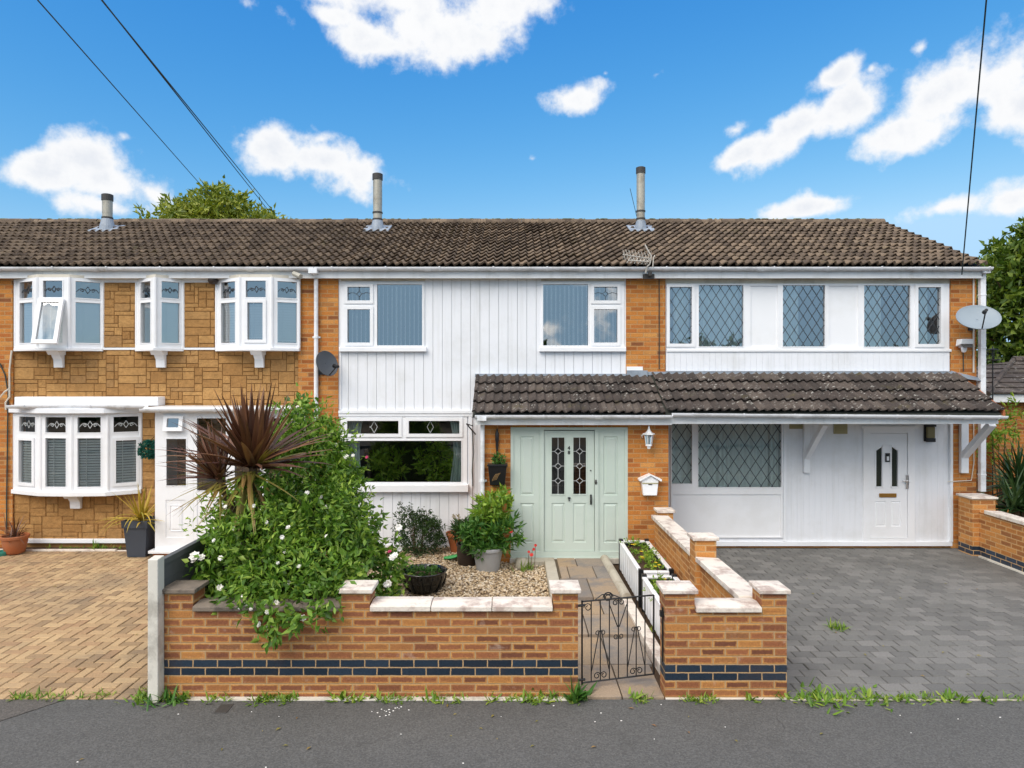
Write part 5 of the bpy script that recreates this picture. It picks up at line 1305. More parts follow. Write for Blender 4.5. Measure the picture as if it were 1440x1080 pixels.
# ---- the big white flowering shrub
SH = thing('shrub', 'big white flowering rose shrub spilling over the front garden wall', 'shrub', (-2.2, 7.4, 0))
ells = [(-2.45, 7.5, .95, .78, .75, .85), (-1.86, 7.6, .70, .50, .5, .56), (-2.15, 6.72, .86, .6, .36, .32), (-2.62, 7.05, 1.02, .52, .5, .5), (-2.42, 8.2, 1.75, .42, .40, .55), (-2.55, 8.35, 2.25, .24, .24, .28), (-2.2, 8.1, 1.5, .32, .34, .40), (-1.98, 7.9, 1.05, .32, .36, .42), (-2.05, 6.52, .74, .34, .22, .2), (-2.1, 7.25, 1.1, .46, .42, .42), (X(395, 6.17), 6.17, .82, .34, .10, .11)]
V = crown(ells, 1650, 14, (.055, .12), (.026, .054), .22, .25, .15, .3); V = V.reshape(-1, 4, 3)
ok = (V[..., 0].min(1) > -3.19) & ~((V[..., 1].max(1) < 6.50) & (V[..., 1].min(1) > 6.20) & (V[..., 2].min(1) < .80)) & (V[..., 2].min(1) > .02)
leaf_obj('foliage', 'leaf_shrub', V[ok].reshape(-1, 3), SH)
V = crown([(-2.55, 8.3, 2.2, .30, .3, .36), (-2.3, 8.25, 1.95, .34, .3, .35), (-2.1, 8.1, 1.5, .28, .3, .28), (-2.75, 6.8, 1.5, .3, .3, .18), (-2.65, 6.8, 1.3, .42, .34, .22), (-2.2, 6.62, 1.0, .45, .3, .22), (-2.0, 7.4, 1.5, .3, .3, .2)], 260, 15, (.05, .10), (.016, .028), .26, .1, .5); V = V.reshape(-1, 4, 3); leaf_obj('young_and_lit_shoots', 'leaf_bright', V[V[..., 0].min(1) > -3.19].reshape(-1, 3), SH)  # front clumps put sunlit highlights into brighter leaf colour; rear ones are paler growth
b = MB()
for i in range(60):
    e = random.choice(ells); d = Vector((random.gauss(0, 1), random.gauss(0, 1), random.gauss(.5, 1))).normalized(); tip = Vector((e[0] + d.x * e[3], e[1] + d.y * e[4], e[2] + d.z * e[5]))
    tip.x = max(tip.x, -3.1); tip.z = max(.3, tip.z)
    if tip.y < 6.52: tip.z = max(tip.z, .92)
    a = Vector((-2.1 + random.gauss(0, .25), 7.6 + random.gauss(0, .2), 0)); mid = a.lerp(tip, .55) + Vector((0, 0, .18)); b.tube([a, mid, tip], [.016, .009, .003], 5)
b.build('stem', 'bark', SH)
def surf(px, py, Y): return (X(px, Y), Y, Z(py, Y))
fl = [(379, 882, 6.22, .05), (428, 870, 6.22, .05), (364, 878, 6.24, .03), (275, 782, 6.72, .06), (284, 786, 6.74, .05), (343, 838, 6.3, .028), (352, 856, 6.2, .028), (391, 850, 6.28, .035), (376, 862, 6.2, .03), (407, 818, 6.45, .035), (390, 792, 6.5, .028), (310, 826, 6.5, .035), (312, 784, 6.5, .03), (330, 745, 6.6, .028), (395, 757, 6.6, .035), (403, 778, 6.6, .03), (421, 830, 6.5, .026), (462, 711, 7.3, .045), (433, 694, 7.2, .035), (478, 721, 7.4, .026), (374, 733, 6.6, .028), (346, 852, 6.25, .028), (337, 856, 6.22, .026), (562, 742, 7.45, .05), (556, 780, 7.3, .06), (561, 770, 7.4, .04), (543, 820, 7.15, .055), (486, 644, 8.0, .035), (496, 642, 8.05, .03), (406, 592, 8.25, .035), (472, 624, 8.1, .028), (458, 756, 6.9, .03), (420, 795, 6.5, .03), (357, 712, 6.6, .026), (450, 700, 7.4, .028), (318, 712, 6.6, .026), (404, 740, 6.7, .028), (300, 760, 6.6, .028)]
for px, py, Y, r in fl:
    r *= .86; flower_bits('flower', 'flower_white', [surf(px + random.uniform(-2, 2), py + random.uniform(-2, 2), Y)] + ([Vector(surf(px, py, Y)) + Vector((random.uniform(-r, r), 0, random.uniform(-r, r)))] if r > .045 else []), r, SH, 7)
for px, py, Y in ((548, 776, 7.4), (458, 779, 6.8), (516, 643, 7.9)): flower_bits('pink_flower', 'flower_pink', [surf(px, py, Y)], .022, SH)
# ---- red cordyline rising through it
CO = thing('cordyline', 'red leaved cordyline palm with two spiky heads rising above the shrub', 'palm', (-2.8, 7.2, 0))
h1 = Vector((X(356, 7.2), 7.2, Z(655, 7.2))); h2 = Vector((X(308, 6.98), 6.98, Z(672, 6.98)))
b = MB(); b.tube([(-2.8, 7.25, 0), (-2.78, 7.22, 1.0), (-2.74, 7.2, 1.6), tuple(h1)], [.07, .055, .05, .04], 9); b.tube([(-2.78, 7.22, 1.2), (-2.9, 7.1, 1.55), tuple(h2)], [.05, .045, .035], 9); b.build('trunk', 'bark', CO)
m = MB(); blades(m, h1, 48, (.66, .96), (.065, .10), (28, 88), .35, elbias=.7); blades(m, h1, 36, (.75, 1.02), (.06, .09), (5, 42), .5)
m.build('crown', 'cordyline_red', CO)
m = MB(); blades(m, h1 + Vector((0, -.12, -.06)), 22, (.5, .85), (.036, .056), (-65, 5), .45, az=(185, 355)); blades(m, h1 - Vector((0, 0, .05)), 18, (.5, .75), (.028, .042), (-55, 5), .5); blades(m, h1 + Vector((.04, 0, 0)), 12, (.5, .7), (.028, .04), (5, 40), .5, az=(-60, 60)); m.build('old_leaves', 'cordyline_old', CO)
m = MB(); blades(m, h2, 36, (.45, .66), (.036, .052), (0, 80), .35, az=(70, 300)); blades(m, h2, 18, (.35, .55), (.024, .034), (20, 85), .3); m.build('crown', 'cordyline_red', CO)
m = MB(); blades(m, h2 - Vector((0, 0, .04)), 16, (.36, .6), (.022, .03), (-40, 10), .5, az=(100, 300)); m.build('old_leaves', 'cordyline_old', CO)
# ---- left drive pots
cx, cy = X(197.5, 11.2), 11.22
T = thing('potted_plant', 'tall dark grey square planter with a yellow striped spiky plant', 'potted plant', (cx, cy, 0))
m = MB()
def sqr(r, z): return [(cx - r, cy - r, z), (cx + r, cy - r, z), (cx + r, cy + r, z), (cx - r, cy + r, z)]
rings = [sqr(.145, .005), sqr(.185, .48), sqr(.205, .482), sqr(.212, .60), sqr(.19, .60), sqr(.185, .55)]
for A, B_ in zip(rings, rings[1:]):
    for k in range(4): m.face([A[k], A[(k + 1) % 4], B_[(k + 1) % 4], B_[k]])
m.build('pot', 'pot_anthracite', T); m = MB(); m.face(sqr(.186, .56)); m.build('soil', 'soil', T)
m = MB(); blades(m, (cx + .02, cy - .02, .58), 30, (.45, .68), (.03, .045), (-5, 88), .8); blades(m, (cx + .02, cy - .08, .62), 9, (.5, .7), (.03, .045), (20, 50), 2.6, az=(200, 340)); m.build('leaves', 'phormium', T)
cx, cy = X(21, 11.3), 11.3
T = thing('potted_plant', 'terracotta bowl pot with a dark reddish plant under the bow window', 'potted plant', (cx, cy, 0))
pot(T, [(.001, 0), (.12, 0), (.145, .03), (.175, .16), (.185, .24), (.205, .25), (.21, .29), (.2, .3), (.18, .29), (.17, .25)], cx, cy, .01, 'terracotta', 'pot', 28, .175, .25)
m = MB(); blades(m, (cx, cy, .27), 40, (.22, .42), (.016, .028), (-5, 80), .9, jitter=.05); m.build('leaves', 'cordyline_red', T)
cx, cy = X(4, 11.3), 11.32
T = thing('watering_can', 'teal plastic tub lying on the ground beside the terracotta bowl pot', 'tub', (X(3, 11.2), 11.2, 0))
m = MB(); m.lathe([(.001, 0), (.08, 0), (.1, .05), (.1, .07), (.085, .07), (.08, .03), (.001, .03)], X(3, 11.2), 11.2, 0, 20); m.build('tub', 'teal_plastic', T, smooth=False)
T.name = 'plastic_tub'
# topiary ball on the stone wall
cx, cz = X(209, 11.5), Z(632, 11.5)
T = thing('topiary_ball', 'dark green artificial leaf ball hanging on the stone wall by the porch', 'topiary', (cx, 11.5, cz))
leaf_obj('ball', 'leaf_topiary' if 'leaf_topiary' in MATS else 'green_ball', crown([(cx, 11.5, cz, .135, .135, .135)], 260, 8, (.025, .045), (.014, .024), .03, .05, 0), T)
m = MB(); m.tube([(cx, 11.5, cz), (cx, 11.6, cz + .16), (cx, 11.68, cz + .2)], .005, 5); m.build('hanger', 'black_iron', T)
cx, cz = X(218, 11.3), Z(603, 11.3)
# hanging planter on the porch brickwork
cx, cz = X(699.5, YQ - .1), Z(655, YQ - .1)
T = thing('wall_planter', 'black wall planter with a pale leaf motif hung on the porch brickwork', 'wall planter', (cx, YQ - .08, cz))
m = MB(); a, b_, h_ = .145, .115, .30
m.hexa([(cx - b_, YQ - .13, cz - h_), (cx + b_, YQ - .13, cz - h_), (cx + b_, YQ - .005, cz - h_), (cx - b_, YQ - .005, cz - h_), (cx - a, YQ - .18, cz), (cx + a, YQ - .18, cz), (cx + a, YQ - .005, cz), (cx - a, YQ - .005, cz)])
m.box(cx - a - .012, cx + a + .012, YQ - .195, YQ - .004, cz + .001, cz + .03); po_ = m.build('pot', 'black_plastic', T, bevel=.006)
m = MB()
for k in range(4):
    x_ = cx - .05 + k * .022; f = lambda z: YQ - .18 + (cz - z) / h_ * .05 - .004
    pts = [(x_ - .03 + .03 * t + .03 * t * t, cz - .23 + .11 * t + k * .006) for t in (0, .33, .66, 1)]
    m.tube([(p[0], f(p[1]), p[1]) for p in pts], .004, 5)
m.build('leaf_motif', 'old_wood', T)
leaf_obj('foliage', 'leaf_pot', crown([(cx + .02, YQ - .1, cz + .07, .07, .05, .07)], 16, 9, (.05, .09), (.02, .035), .06, up=.5), T)
cx = X(699, YQ - .05)
m = MB(); m.lathe([(.001, 0), (.012, .02), (.017, .1), (.024, .16), (.02, .2), (.03, .24), (.03, .34), (.016, .38), (.012, .42), (.001, .42)], cx, YQ - .035, Z(640, YQ), 12); o = m.build('wall_ornament', 'black_iron', None, smooth=True, base=(cx, YQ - .03, 1.9)); tag(o, 'slim black iron ornament fixed to the brick above the wall planter', 'ornament')
# pole with a small black bracket beside the downpipe
m = MB(); m.tube([surf(669, 611, YW - .3), surf(656, 596, YW - .35)], .012, 6); m.tube([surf(656, 596, YW - .35), surf(665, 599, YW - .05)], .01, 6); o = m.build('hanging_bracket', 'black_iron', None, base=surf(663, 602, YW - .1)); tag(o, 'black hanging basket bracket between the wide window and the porch', 'bracket')

# lantern
cx = X(912.5, YQ - .12); yl = YQ - .12; zt = lambda py: Z(py, yl)
T = thing('wall_lantern', 'white coach lantern on the brickwork beside the green door', 'lantern', (cx, YQ, zt(615)))
m = MB(); hx = lambda px: px / F * yl
m.lathe([(.001, zt(598)), (.012, zt(599)), (.016, zt(603)), (.03, zt(606)), (.055, zt(608.5)), (.095, zt(609.5)), (.095, zt(611)), (.07, zt(611.5))], cx, yl, 0, 6); m.build('cap', 'upvc', T)
m = MB()
for k in range(6):
    a = k * math.pi / 3; m.tube([(cx + .066 * math.cos(a), yl + .066 * math.sin(a), zt(611)), (cx + .044 * math.cos(a), yl + .044 * math.sin(a), zt(625))], .006, 5)
m.lathe([(.05, zt(624.5)), (.052, zt(627)), (.03, zt(627.5)), (.024, zt(631)), (.001, zt(631.5))], cx, yl, 0, 6); m.build('frame', 'upvc', T)
m = MB(); m.lathe([(.062, zt(611.2)), (.042, zt(625))], cx, yl, 0, 6); m.build('lantern_glass', 'glass_low', T)
m = MB(); m.lathe([(.001, zt(613)), (.018, zt(614)), (.016, zt(623)), (.001, zt(625))], cx, yl, 0, 10); m.build('bulb', 'blind_white', T, smooth=True)
m = MB(); m.tube([(cx - .08, YQ - .01, zt(616)), (cx - .10, YQ - .06, zt(613)), (cx - .07, yl, zt(610.2))], .01, 6); m.tube([(cx, YQ - .002, zt(618)), (cx, YQ - .03, zt(618)), (cx, yl + .03, zt(610.5))], .012, 6); m.box(cx - .03, cx + .03, YQ - .02, YQ - .001, zt(624), zt(612)); m.build('bracket', 'upvc', T)
# letter box
cx = X(914, YQ - .1); zt = lambda py: Z(py, YQ - .1)
T = thing('letter_box', 'white gabled letter box hung on the brickwork under the lantern', 'letter box', (cx, YQ, zt(680)))
m = MB(); y0, y1 = YQ - .12, YQ - .002; hw, hb = .135, .105
m.prism_y([(cx - hb, zt(696.5)), (cx + hb, zt(696.5)), (cx + hw * .97, zt(676)), (cx, zt(668.5)), (cx - hw * .97, zt(676))], y0, y1); m.build('box', 'upvc', T, bevel=.005)
m = MB()
for s_ in (1, -1):
    m.prism_y([(cx, zt(668)), (cx, zt(666.5)), (cx + s_ * .175, zt(673.5)), (cx + s_ * .175, zt(675.5)), (cx + s_ * .165, zt(676.5))][::s_], y0 - .03, y1) if s_ == 1 else m.prism_y([(cx - .165, zt(676.5)), (cx - .175, zt(675.5)), (cx - .175, zt(673.5)), (cx, zt(666.5)), (cx, zt(668))], y0 - .03, y1)
m.build('roof', 'upvc', T)
m = MB(); m.box(cx - .125, cx + .125, y0 - .008, y0 - .001, zt(680), zt(678.6)); m.build('gold_line', 'vent_tan', T)
m = MB(); m.box(cx - .03, cx + .03, y0 - .006, y0 - .001, zt(681.6), zt(680.6)); m.build('slot', 'black_iron', T)
# wall lamp right of the end house door
cx = X(1308.5, YW - .06); zt = lambda py: Z(py, YW - .06)
T = thing('wall_lamp', 'dark bulkhead lamp with an amber lens on the white boarding', 'wall lamp', (cx, YW, zt(610)))
m = MB(); m.box(cx - .085, cx + .085, YW - .03, YW - .002, zt(621), zt(597.5)); m.box(cx - .07, cx + .075, YW - .09, YW - .031, zt(621.5), zt(616)); m.box(cx - .075, cx + .08, YW - .10, YW - .031, zt(600), zt(597)); m.build('body', 'black_iron', T, bevel=.008)
m = MB(); m.box(cx - .062, cx + .068, YW - .085, YW - .031, zt(615.9), zt(600.1)); m.build('lens', 'amber_glass', T, bevel=.012)
# security floodlight
cx = X(1356, YP - .1); zt = lambda py: Z(py, YP - .1)
T = thing('floodlight', 'white security floodlight with a sensor on the brick pier below the dish', 'floodlight', (cx, YP, zt(485)))
m = MB(); m.hexa([(cx - .11, YP - .18, zt(484)), (cx + .10, YP - .18, zt(484)), (cx + .10, YP - .04, zt(487)), (cx - .11, YP - .04, zt(487)), (cx - .10, YP - .20, zt(477)), (cx + .09, YP - .20, zt(477)), (cx + .09, YP - .05, zt(477)), (cx - .10, YP - .05, zt(477))]); m.build('housing', 'upvc', T, bevel=.008)
m = MB(); m.hexa([(cx - .09, YP - .205, zt(489)), (cx + .08, YP - .205, zt(489)), (cx + .09, YP - .17, zt(484.3)), (cx - .10, YP - .17, zt(484.3)), (cx - .09, YP - .2, zt(488.6)), (cx + .08, YP - .2, zt(488.6)), (cx + .09, YP - .165, zt(484)), (cx - .10, YP - .165, zt(484))]); m.build('lens', 'flue_cap', T)
m = MB(); m.lathe([(.001, zt(496)), (.03, zt(495)), (.045, zt(491)), (.045, zt(487.5)), (.001, zt(487))], cx, YP - .09, 0, 14); m.box(cx - .03, cx + .03, YP - .06, YP - .001, zt(489), zt(480)); m.build('sensor', 'upvc', T, smooth=False)
m = MB(); m.tube([(cx + .04, YP - .012, zt(490)), (cx + .045, YP - .012, zt(522))], .008, 5); m.build('cable', 'cable_black', T)

# dishes
def dish(label, mat, c, axis, rx, ry, wall_pt, arm_down=(0, 0, -1), back=False):
    T = thing('satellite_dish', label, 'satellite dish', c, 'satellite dishes on the brick piers'); c = Vector(c); ax = Vector(axis).normalized()
    u = Vector((0, 0, 1)).cross(ax).normalized(); v = ax.cross(u)
    P = []; dep = .22 * rx
    for i in range(9):
        t = i / 8; P.append([c + u * rx * t * math.cos(k * math.pi / 18) + v * ry * t * math.sin(k * math.pi / 18) + ax * dep * (t * t - 1) for k in range(36)])
    P.append([p + ax * .008 + (p - c).normalized() * .008 for p in P[-1]]); P.append([p - ax * .016 for p in P[-1]])
    m = MB(); m.grid(P, False, True); o = m.build('reflector', mat, T, smooth=True); s_ = o.modifiers.new('thickness', 'SOLIDIFY'); s_.thickness = .006
    foot = c - v * ry * .98 - ax * dep * .1; lnb = c + ax * rx * .95 - v * ry * .55
    m = MB(); m.tube([c - ax * (dep + .03) - v * ry * .6, foot, lnb], .011, 6); m.build('arm', 'black_iron', T)
    m = MB(); d = (c - ax * dep - lnb).normalized(); m.tube([lnb - d * .03, lnb + d * .05], .026, 10); m.tube([lnb + d * .05, lnb + d * .075], .034, 10); m.build('lnb', 'black_plastic', T)
    m = MB(); q = c - ax * (dep + .02); wp = Vector(wall_pt); m.tube([q, (q + wp) / 2 + Vector((0, 0, -.05)), wp], .016, 8); m.box(wp.x - .06, wp.x + .06, wp.y - .02, wp.y, wp.z - .06, wp.z + .06); m.build('wall_bracket', 'black_iron', T)
    return T
Y = 11.25; dish('large pale grey satellite dish above the white floodlight', 'dish_light', (X(1376, Y), Y, Z(446, Y)), (-.22, -.72, .62), .315, .265, (X(1366, YP), YP - .002, Z(460, YP)))
Y = 11.35; dish('small dark grey satellite dish seen nearly edge on beside the downpipe', 'dish_dark', (X(460, Y), Y, Z(511, Y)), (.80, -.52, .28), .22, .21, (X(452, YP), YP - .002, Z(522, YP)))

# TV aerial on the eaves
T = thing('tv_aerial', 'tangled metal tv aerial bracketed to the fascia at the eaves', 'aerial', (X(910, 11.4), 11.4, ZE))
A = lambda px, py, Y=11.38: Vector((X(px, Y), Y, Z(py, Y)))
m = MB(); m.tube([A(908, 384), A(909, 376), A(914, 371), A(916, 360), A(911, 352), A(907, 344)], .012, 7); m.tube([A(918, 375), A(919, 362), A(921, 359)], .010, 6); m.build('mast', 'aerial_metal', T)
m = MB(); m.tube([A(916, 364), A(876, 358, 11.2)], .010, 6)
for k in range(9):
    p = A(916, 364).lerp(A(876, 358, 11.2), .08 + k * .11); d = Vector((.02, -.10, .10)) * (1.0 - .04 * k); m.tube([p - d, p + d], .004, 5); d = Vector((-.02, .03, .11)); m.tube([p - d * .8, p + d * .8], .004, 5)
m.tube([A(912, 368, 11.3), A(884, 366, 11.2)], .010, 6)
for k in range(6):
    p = A(910, 368, 11.3).lerp(A(884, 366, 11.2), k / 5); d = Vector((.03, 0, .045)); m.tube([p - d, p + d], .006, 5)
m.build('element_boom', 'aerial_metal', T)
m = MB(); m.box(X(906, 11.4), X(922, 11.4), 11.50, 11.525, Z(391, 11.4), Z(384, 11.4)); m.lathe([(.001, 0), (.035, .01), (.035, .07), (.001, .075)], X(915, 11.4), 11.46, Z(388, 11.4), 12); m.build('bracket', 'flue_cap', T)
for px in (447, 460, 470): pass
m = MB(); m.tube([A(886, 265, 14.0), A(895, 303, 14.0), A(898, 316, 14.0)], .006, 5); o = m.build('wire', 'cable_black', None, base=tuple(A(898, 316, 14.0))); tag(o, 'thin stay wire leaning beside the flue pipe above the tv aerial', 'wire')
# small bird box / bell under the eaves
for px, py, lab in ((387.5, 148 / 3 + 340 - 2, 'small round alarm bell cover under the eaves by the brick pier'), (414, 386, None)):
    pass
T = thing('security_camera', 'small brown and white camera under the gutter beside the downpipe', 'camera', (X(417, 11.35), 11.4, Z(387, 11.35)))
m = MB(); p = A(413, 384.5, 11.42); q = A(423, 389, 11.34); m.tube([p, q], [.04, .045], 10); m.build('body', 'flue_metal', T); m = MB(); m.tube([p, p + Vector((-.02, .08, .02))], .02, 6); m.build('mount', 'flue_cap', T)
m = MB(); m.lathe([(.001, 0), (.06, .0), (.085, .05), (.07, .11), (.03, .14), (.001, .15)], X(297, 11.55), 11.62, Z(398.5, 11.55), 12); o = m.build('wasp_nest', 'pot_brown', None, smooth=True, base=(X(297, 11.55), 11.62, Z(398.5, 11.55))); tag(o, 'round brown nest under the eaves between two upper bay windows', 'nest')

# overhead cables
def cable(label, pts, r=.011, grp=None):
    a, b_ = Vector(pts[0]), Vector(pts[1]); n_ = 24; m = MB()
    L_ = (b_ - a).length; q = [a.lerp(b_, k / n_) + Vector((0, 0, -pts[2] * 4 * (k / n_) * (1 - k / n_))) for k in range(n_ + 1)]
    m.tube(q, r, 5); o = m.build('overhead_cable', 'cable_black', None, base=tuple(a)); tag(o, label, 'cable', grp)
def along(p1, Y1, p2, Y2, Y0):   # straight line through two sightings, run back to depth Y0
    a = Vector((X(p1[0], Y1), Y1, Z(p1[1], Y1))); b_ = Vector((X(p2[0], Y2), Y2, Z(p2[1], Y2))); return a + (b_ - a) * ((Y0 - Y1) / (Y2 - Y1)), b_
cg = 'overhead telephone cables'
a, b_ = along((53, 0), 8, (300, 280), 22, 3.2); cable('single overhead cable running down to the tree top behind the ridge', (a, b_, .0), .009, cg)
a, b_ = along((143, 0), 8, (385, 298), 22, 3.2); cable('upper cable of the close overhead pair that meets behind the roof ridge', (a, b_, .0), .010, cg)
a, b_ = along((143.5, 0), 8, (379, 298), 22, 3.2); cable('lower cable of the close overhead pair that meets behind the roof ridge', (a, b_, .0), .010, cg)
a, b_ = along((1387, 0), 8, (1352.5, 386), 11.44, 3.2); cable('steep overhead cable rising from the eaves above the large pale dish', (a, b_, .0), .010, cg)

# ================================================================== beyond
def tree(name, label, base, trunk_h, ells, ncl, per, Lf, Wf, tw, mat, lean=(0, 0), rad=.22):
    T = thing(name, label, 'tree', base, 'trees behind the houses'); b = MB(); bx, by, bz = base
    top = Vector((bx + lean[0], by + lean[1], trunk_h)); b.tube([(bx, by, bz), (bx + lean[0] * .4, by + lean[1] * .4, trunk_h * .5), top], [rad, rad * .75, rad * .55], 10)
    for e in ells:
        for _ in range(4):
            d = Vector((random.gauss(0, 1), random.gauss(0, 1), random.gauss(.4, .7))).normalized(); tip = Vector((e[0] + d.x * e[3] * .85, e[1] + d.y * e[4] * .85, e[2] + d.z * e[5] * .85)); b.tube([top - Vector((0, 0, trunk_h * .25 * random.random())), top.lerp(tip, .5) + Vector((0, 0, .25)), tip], [rad * .4, rad * .2, .02], 6)
    b.build('trunk', 'bark', T)
    leaf_obj('crown', mat, crown(ells, ncl, per, Lf, Wf, tw, .25, .25, .15), T)
tree('broadleaf_tree', 'rounded yellow green tree top showing above the roof ridge', (-10.4, 24, 0), 5.2, [(-10.6, 24, 7.0, 2.3, 2, 1.9), (-9.0, 24, 7.1, 1.5, 1.5, 1.35), (-12.1, 24, 6.9, 1.3, 1.3, 1.1), (-10.1, 23.6, 8.3, 1.0, 1.0, .9), (-8.4, 24.2, 6.6, 1.1, 1, 1.0), (-11.3, 24, 8.1, .8, .8, .7)], 1300, 15, (.15, .30), (.07, .13), .5, 'leaf_tree_yellow')
tree('broadleaf_tree', 'dark leafy tree rising beyond the tiled garage roof', (15.6, 20, 0), 3.0, [(15.8, 20, 4.8, 2.2, 2, 2.2), (14.4, 19.5, 4.1, 1.2, 1.2, 1.3), (15.5, 19.8, 6.1, 1.3, 1.3, 1.15), (14.5, 19.6, 5.4, .85, .85, .9), (17.3, 20, 5.8, 2.0, 1.8, 1.8), (14.1, 19.2, 2.9, .9, .9, .9)], 1500, 15, (.16, .30), (.08, .15), .42, 'leaf_tree')
G = thing('garage', 'neighbouring brick garage with a grey tiled hipped roof and white fascia', 'building', (13, 16, 0))
gx0, gx1, gy0, gy1 = 10.05, 17, 14.3, 19.6; gz = 2.42
m = MB(); m.box(gx0, gx1, gy0, gy1, 0, gz); m.build('wall', 'house_brick', G)
m = MB(); m.box(gx0 - .2, gx1 + .2, gy0 - .25, gy0 - .22, gz - .02, gz + .14); m.box(gx0 - .23, gx0 - .2, gy0 - .25, gy1 + .2, gz - .02, gz + .14); m.build('fascia', 'fascia_white', G)
m = MB(); ze = gz + .15; e = .3; zr = 3.3; yr = (gy0 + gy1) / 2
A1, B1, C1, D1 = (gx0 - e, gy0 - e, ze), (gx1 + e, gy0 - e, ze), (gx1 + e, gy1 + e, ze), (gx0 - e, gy1 + e, ze); r1, r2 = (gx0 + 2.4, yr, zr), (gx1 - 2.4, yr, zr)
nc = 7
def slope(a, b_, c, d):   # a-b eave, d-c ridge; ribs as stepped courses
    a, b_, c, d = map(Vector, (a, b_, c, d)); nn = (b_ - a).cross(d - a).normalized()
    for k in range(nc):
        t0, t1 = k / nc, min(1, (k + 1.15) / nc); m.face([a.lerp(d, t0) + nn * .035, b_.lerp(c, t0) + nn * .035, b_.lerp(c, t1) + nn * .004, a.lerp(d, t1) + nn * .004]); m.face([a.lerp(d, t0), b_.lerp(c, t0), b_.lerp(c, t0) + nn * .035, a.lerp(d, t0) + nn * .035])
slope(A1, B1, r2, r1); slope(D1, A1, r1, r1); slope(C1, D1, r1, r2); slope(B1, C1, r2, r2); m.face([A1, D1, C1, B1]); m.build('roof', 'garage_tile' if 'garage_tile' in MATS else 'porch_tile', G)
m = MB(); m.tube([A1, tuple(Vector(r1) + Vector((0, 0, .03)))], .06, 8); m.tube([tuple(Vector(r1) + Vector((0, 0, .03))), tuple(Vector(r2) + Vector((0, 0, .03)))], .1, 8); m.build('ridge_tiles', 'porch_tile', G)
# plants behind the right wall
T = thing('spiky_plant', 'dark green sword leaved plant behind the white capped boundary wall', 'plant', (9.2, 12.2, 0))
m = MB(); blades(m, (9.25, 12.4, .95), 120, (.7, 1.05), (.045, .07), (-35, 85), .7, jitter=.07); blades(m, (8.85, 12.0, .62), 90, (.6, .9), (.04, .06), (-10, 75), .8, jitter=.08); blades(m, (9.6, 12.3, .8), 80, (.6, 1.0), (.045, .065), (-10, 75), .8, jitter=.08); m.build('leaves', 'leaf_palm', T)
b = MB(); b.tube([(9.25, 12.4, 0), (9.25, 12.4, .95)], .07, 8); b.tube([(8.85, 12.0, 0), (8.85, 12.0, .62)], .06, 8); b.tube([(9.6, 12.3, 0), (9.6, 12.3, .8)], .06, 8); b.build('stem', 'bark', T)
T = thing('tall_shrub', 'light green leafy stems standing in front of the garage brick wall', 'shrub', (9.6, 13.4, 0))
leaf_obj('foliage', 'leaf_bright', crown([(9.5, 13.4, 1.95, .2, .2, .25), (9.85, 13.4, 2.1, .2, .2, .22), (9.35, 13.4, 1.6, .2, .2, .25)], 42, 11, (.10, .19), (.025, .045), .2, .2, .6), T)
b = MB()
for dx, h_ in ((-.2, 1.9), (.1, 2.2), (.3, 2.1), (-.05, 1.6)): b.tube([(9.6, 13.4, 0), (9.6 + dx * .6, 13.4, h_ * .6), (9.6 + dx, 13.4, h_)], [.02, .014, .006], 6)
b.build('stem', 'bark', T)
T = thing('bird_feeder', 'wire bird feeder on a pole between the downpipe and the dark tree', 'bird feeder', (X(1396, 13.9), 13.9, 0))
fx = X(1396, 13.9); m = MB(); m.tube([(fx, 13.9, 0), (fx, 13.9, Z(487, 13.9))], .012, 6); m.build('pole', 'black_iron', T)
m = MB(); r_ = .09
for k in range(10):
    a = k * .628; m.tube([(fx + r_ * math.cos(a), 13.9 + r_ * math.sin(a), Z(505, 13.9)), (fx + r_ * math.cos(a), 13.9 + r_ * math.sin(a), Z(492, 13.9))], .004, 4)
m.lathe([(.001, 0), (.11, 0), (.11, .01), (.001, .03)], fx, 13.9, Z(492, 13.9), 12); m.lathe([(.001, -.02), (.13, -.01), (.13, .01), (.001, .01)], fx, 13.9, Z(506, 13.9), 12); m.build('cage', 'black_iron', T)

el_ = []
for k in range(17):
    hx_ = -40 + k * 5 + random.uniform(-1.5, 1.5); hh_ = random.uniform(1.5, 3.0); el_.append((hx_, -24 + random.uniform(-2, 2), hh_ * .9, random.uniform(2.6, 3.6), 2.2, hh_))
o = leaf_obj('treeline', 'leaf_dark', crown(el_, 1500, 12, (.35, .6), (.2, .32), .7, .1, .2), None); struct(o, 'stuff')
# ================================================================== weeds, tufts, litter
def strew(mb, pts, n, L_, w_, el=(25, 88)):
    for x, y, z in pts: blades(mb, (x, y, z), n, L_, w_, el, .9, segs=4, jitter=.03)
m = MB(); pts = []
for _ in range(210):
    x = random.uniform(-3.5, 2.6)
    if math.sin(x * 5.1) + math.sin(x * 11.3 + 1) < .1: continue
    if .72 < x < 1.34 and random.random() < .7: continue
    pts.append((x, YA - .05 + random.uniform(-.05, .03), 0))
for _ in range(22): pts.append((random.uniform(2.55, 5.2), 6.2 + random.uniform(-.03, .05), 0))
for _ in range(16): pts.append((random.uniform(-4.6, -3.35), 6.24 + random.uniform(-.04, .05), 0))
for _ in range(14): pts.append((-3.36 + random.uniform(-.06, .02), random.uniform(6.2, 7.2), 0))
for _ in range(16): pts.append((random.uniform(-7.9, -6.3), 11.6, .01))
for _ in range(10): pts.append((random.uniform(1.6, 2.1), random.uniform(6.6, 8.6), 0))
for p in pts: strew(m, [p], random.randint(5, 16), (.025, .085), (.008, .018), (5, 75))
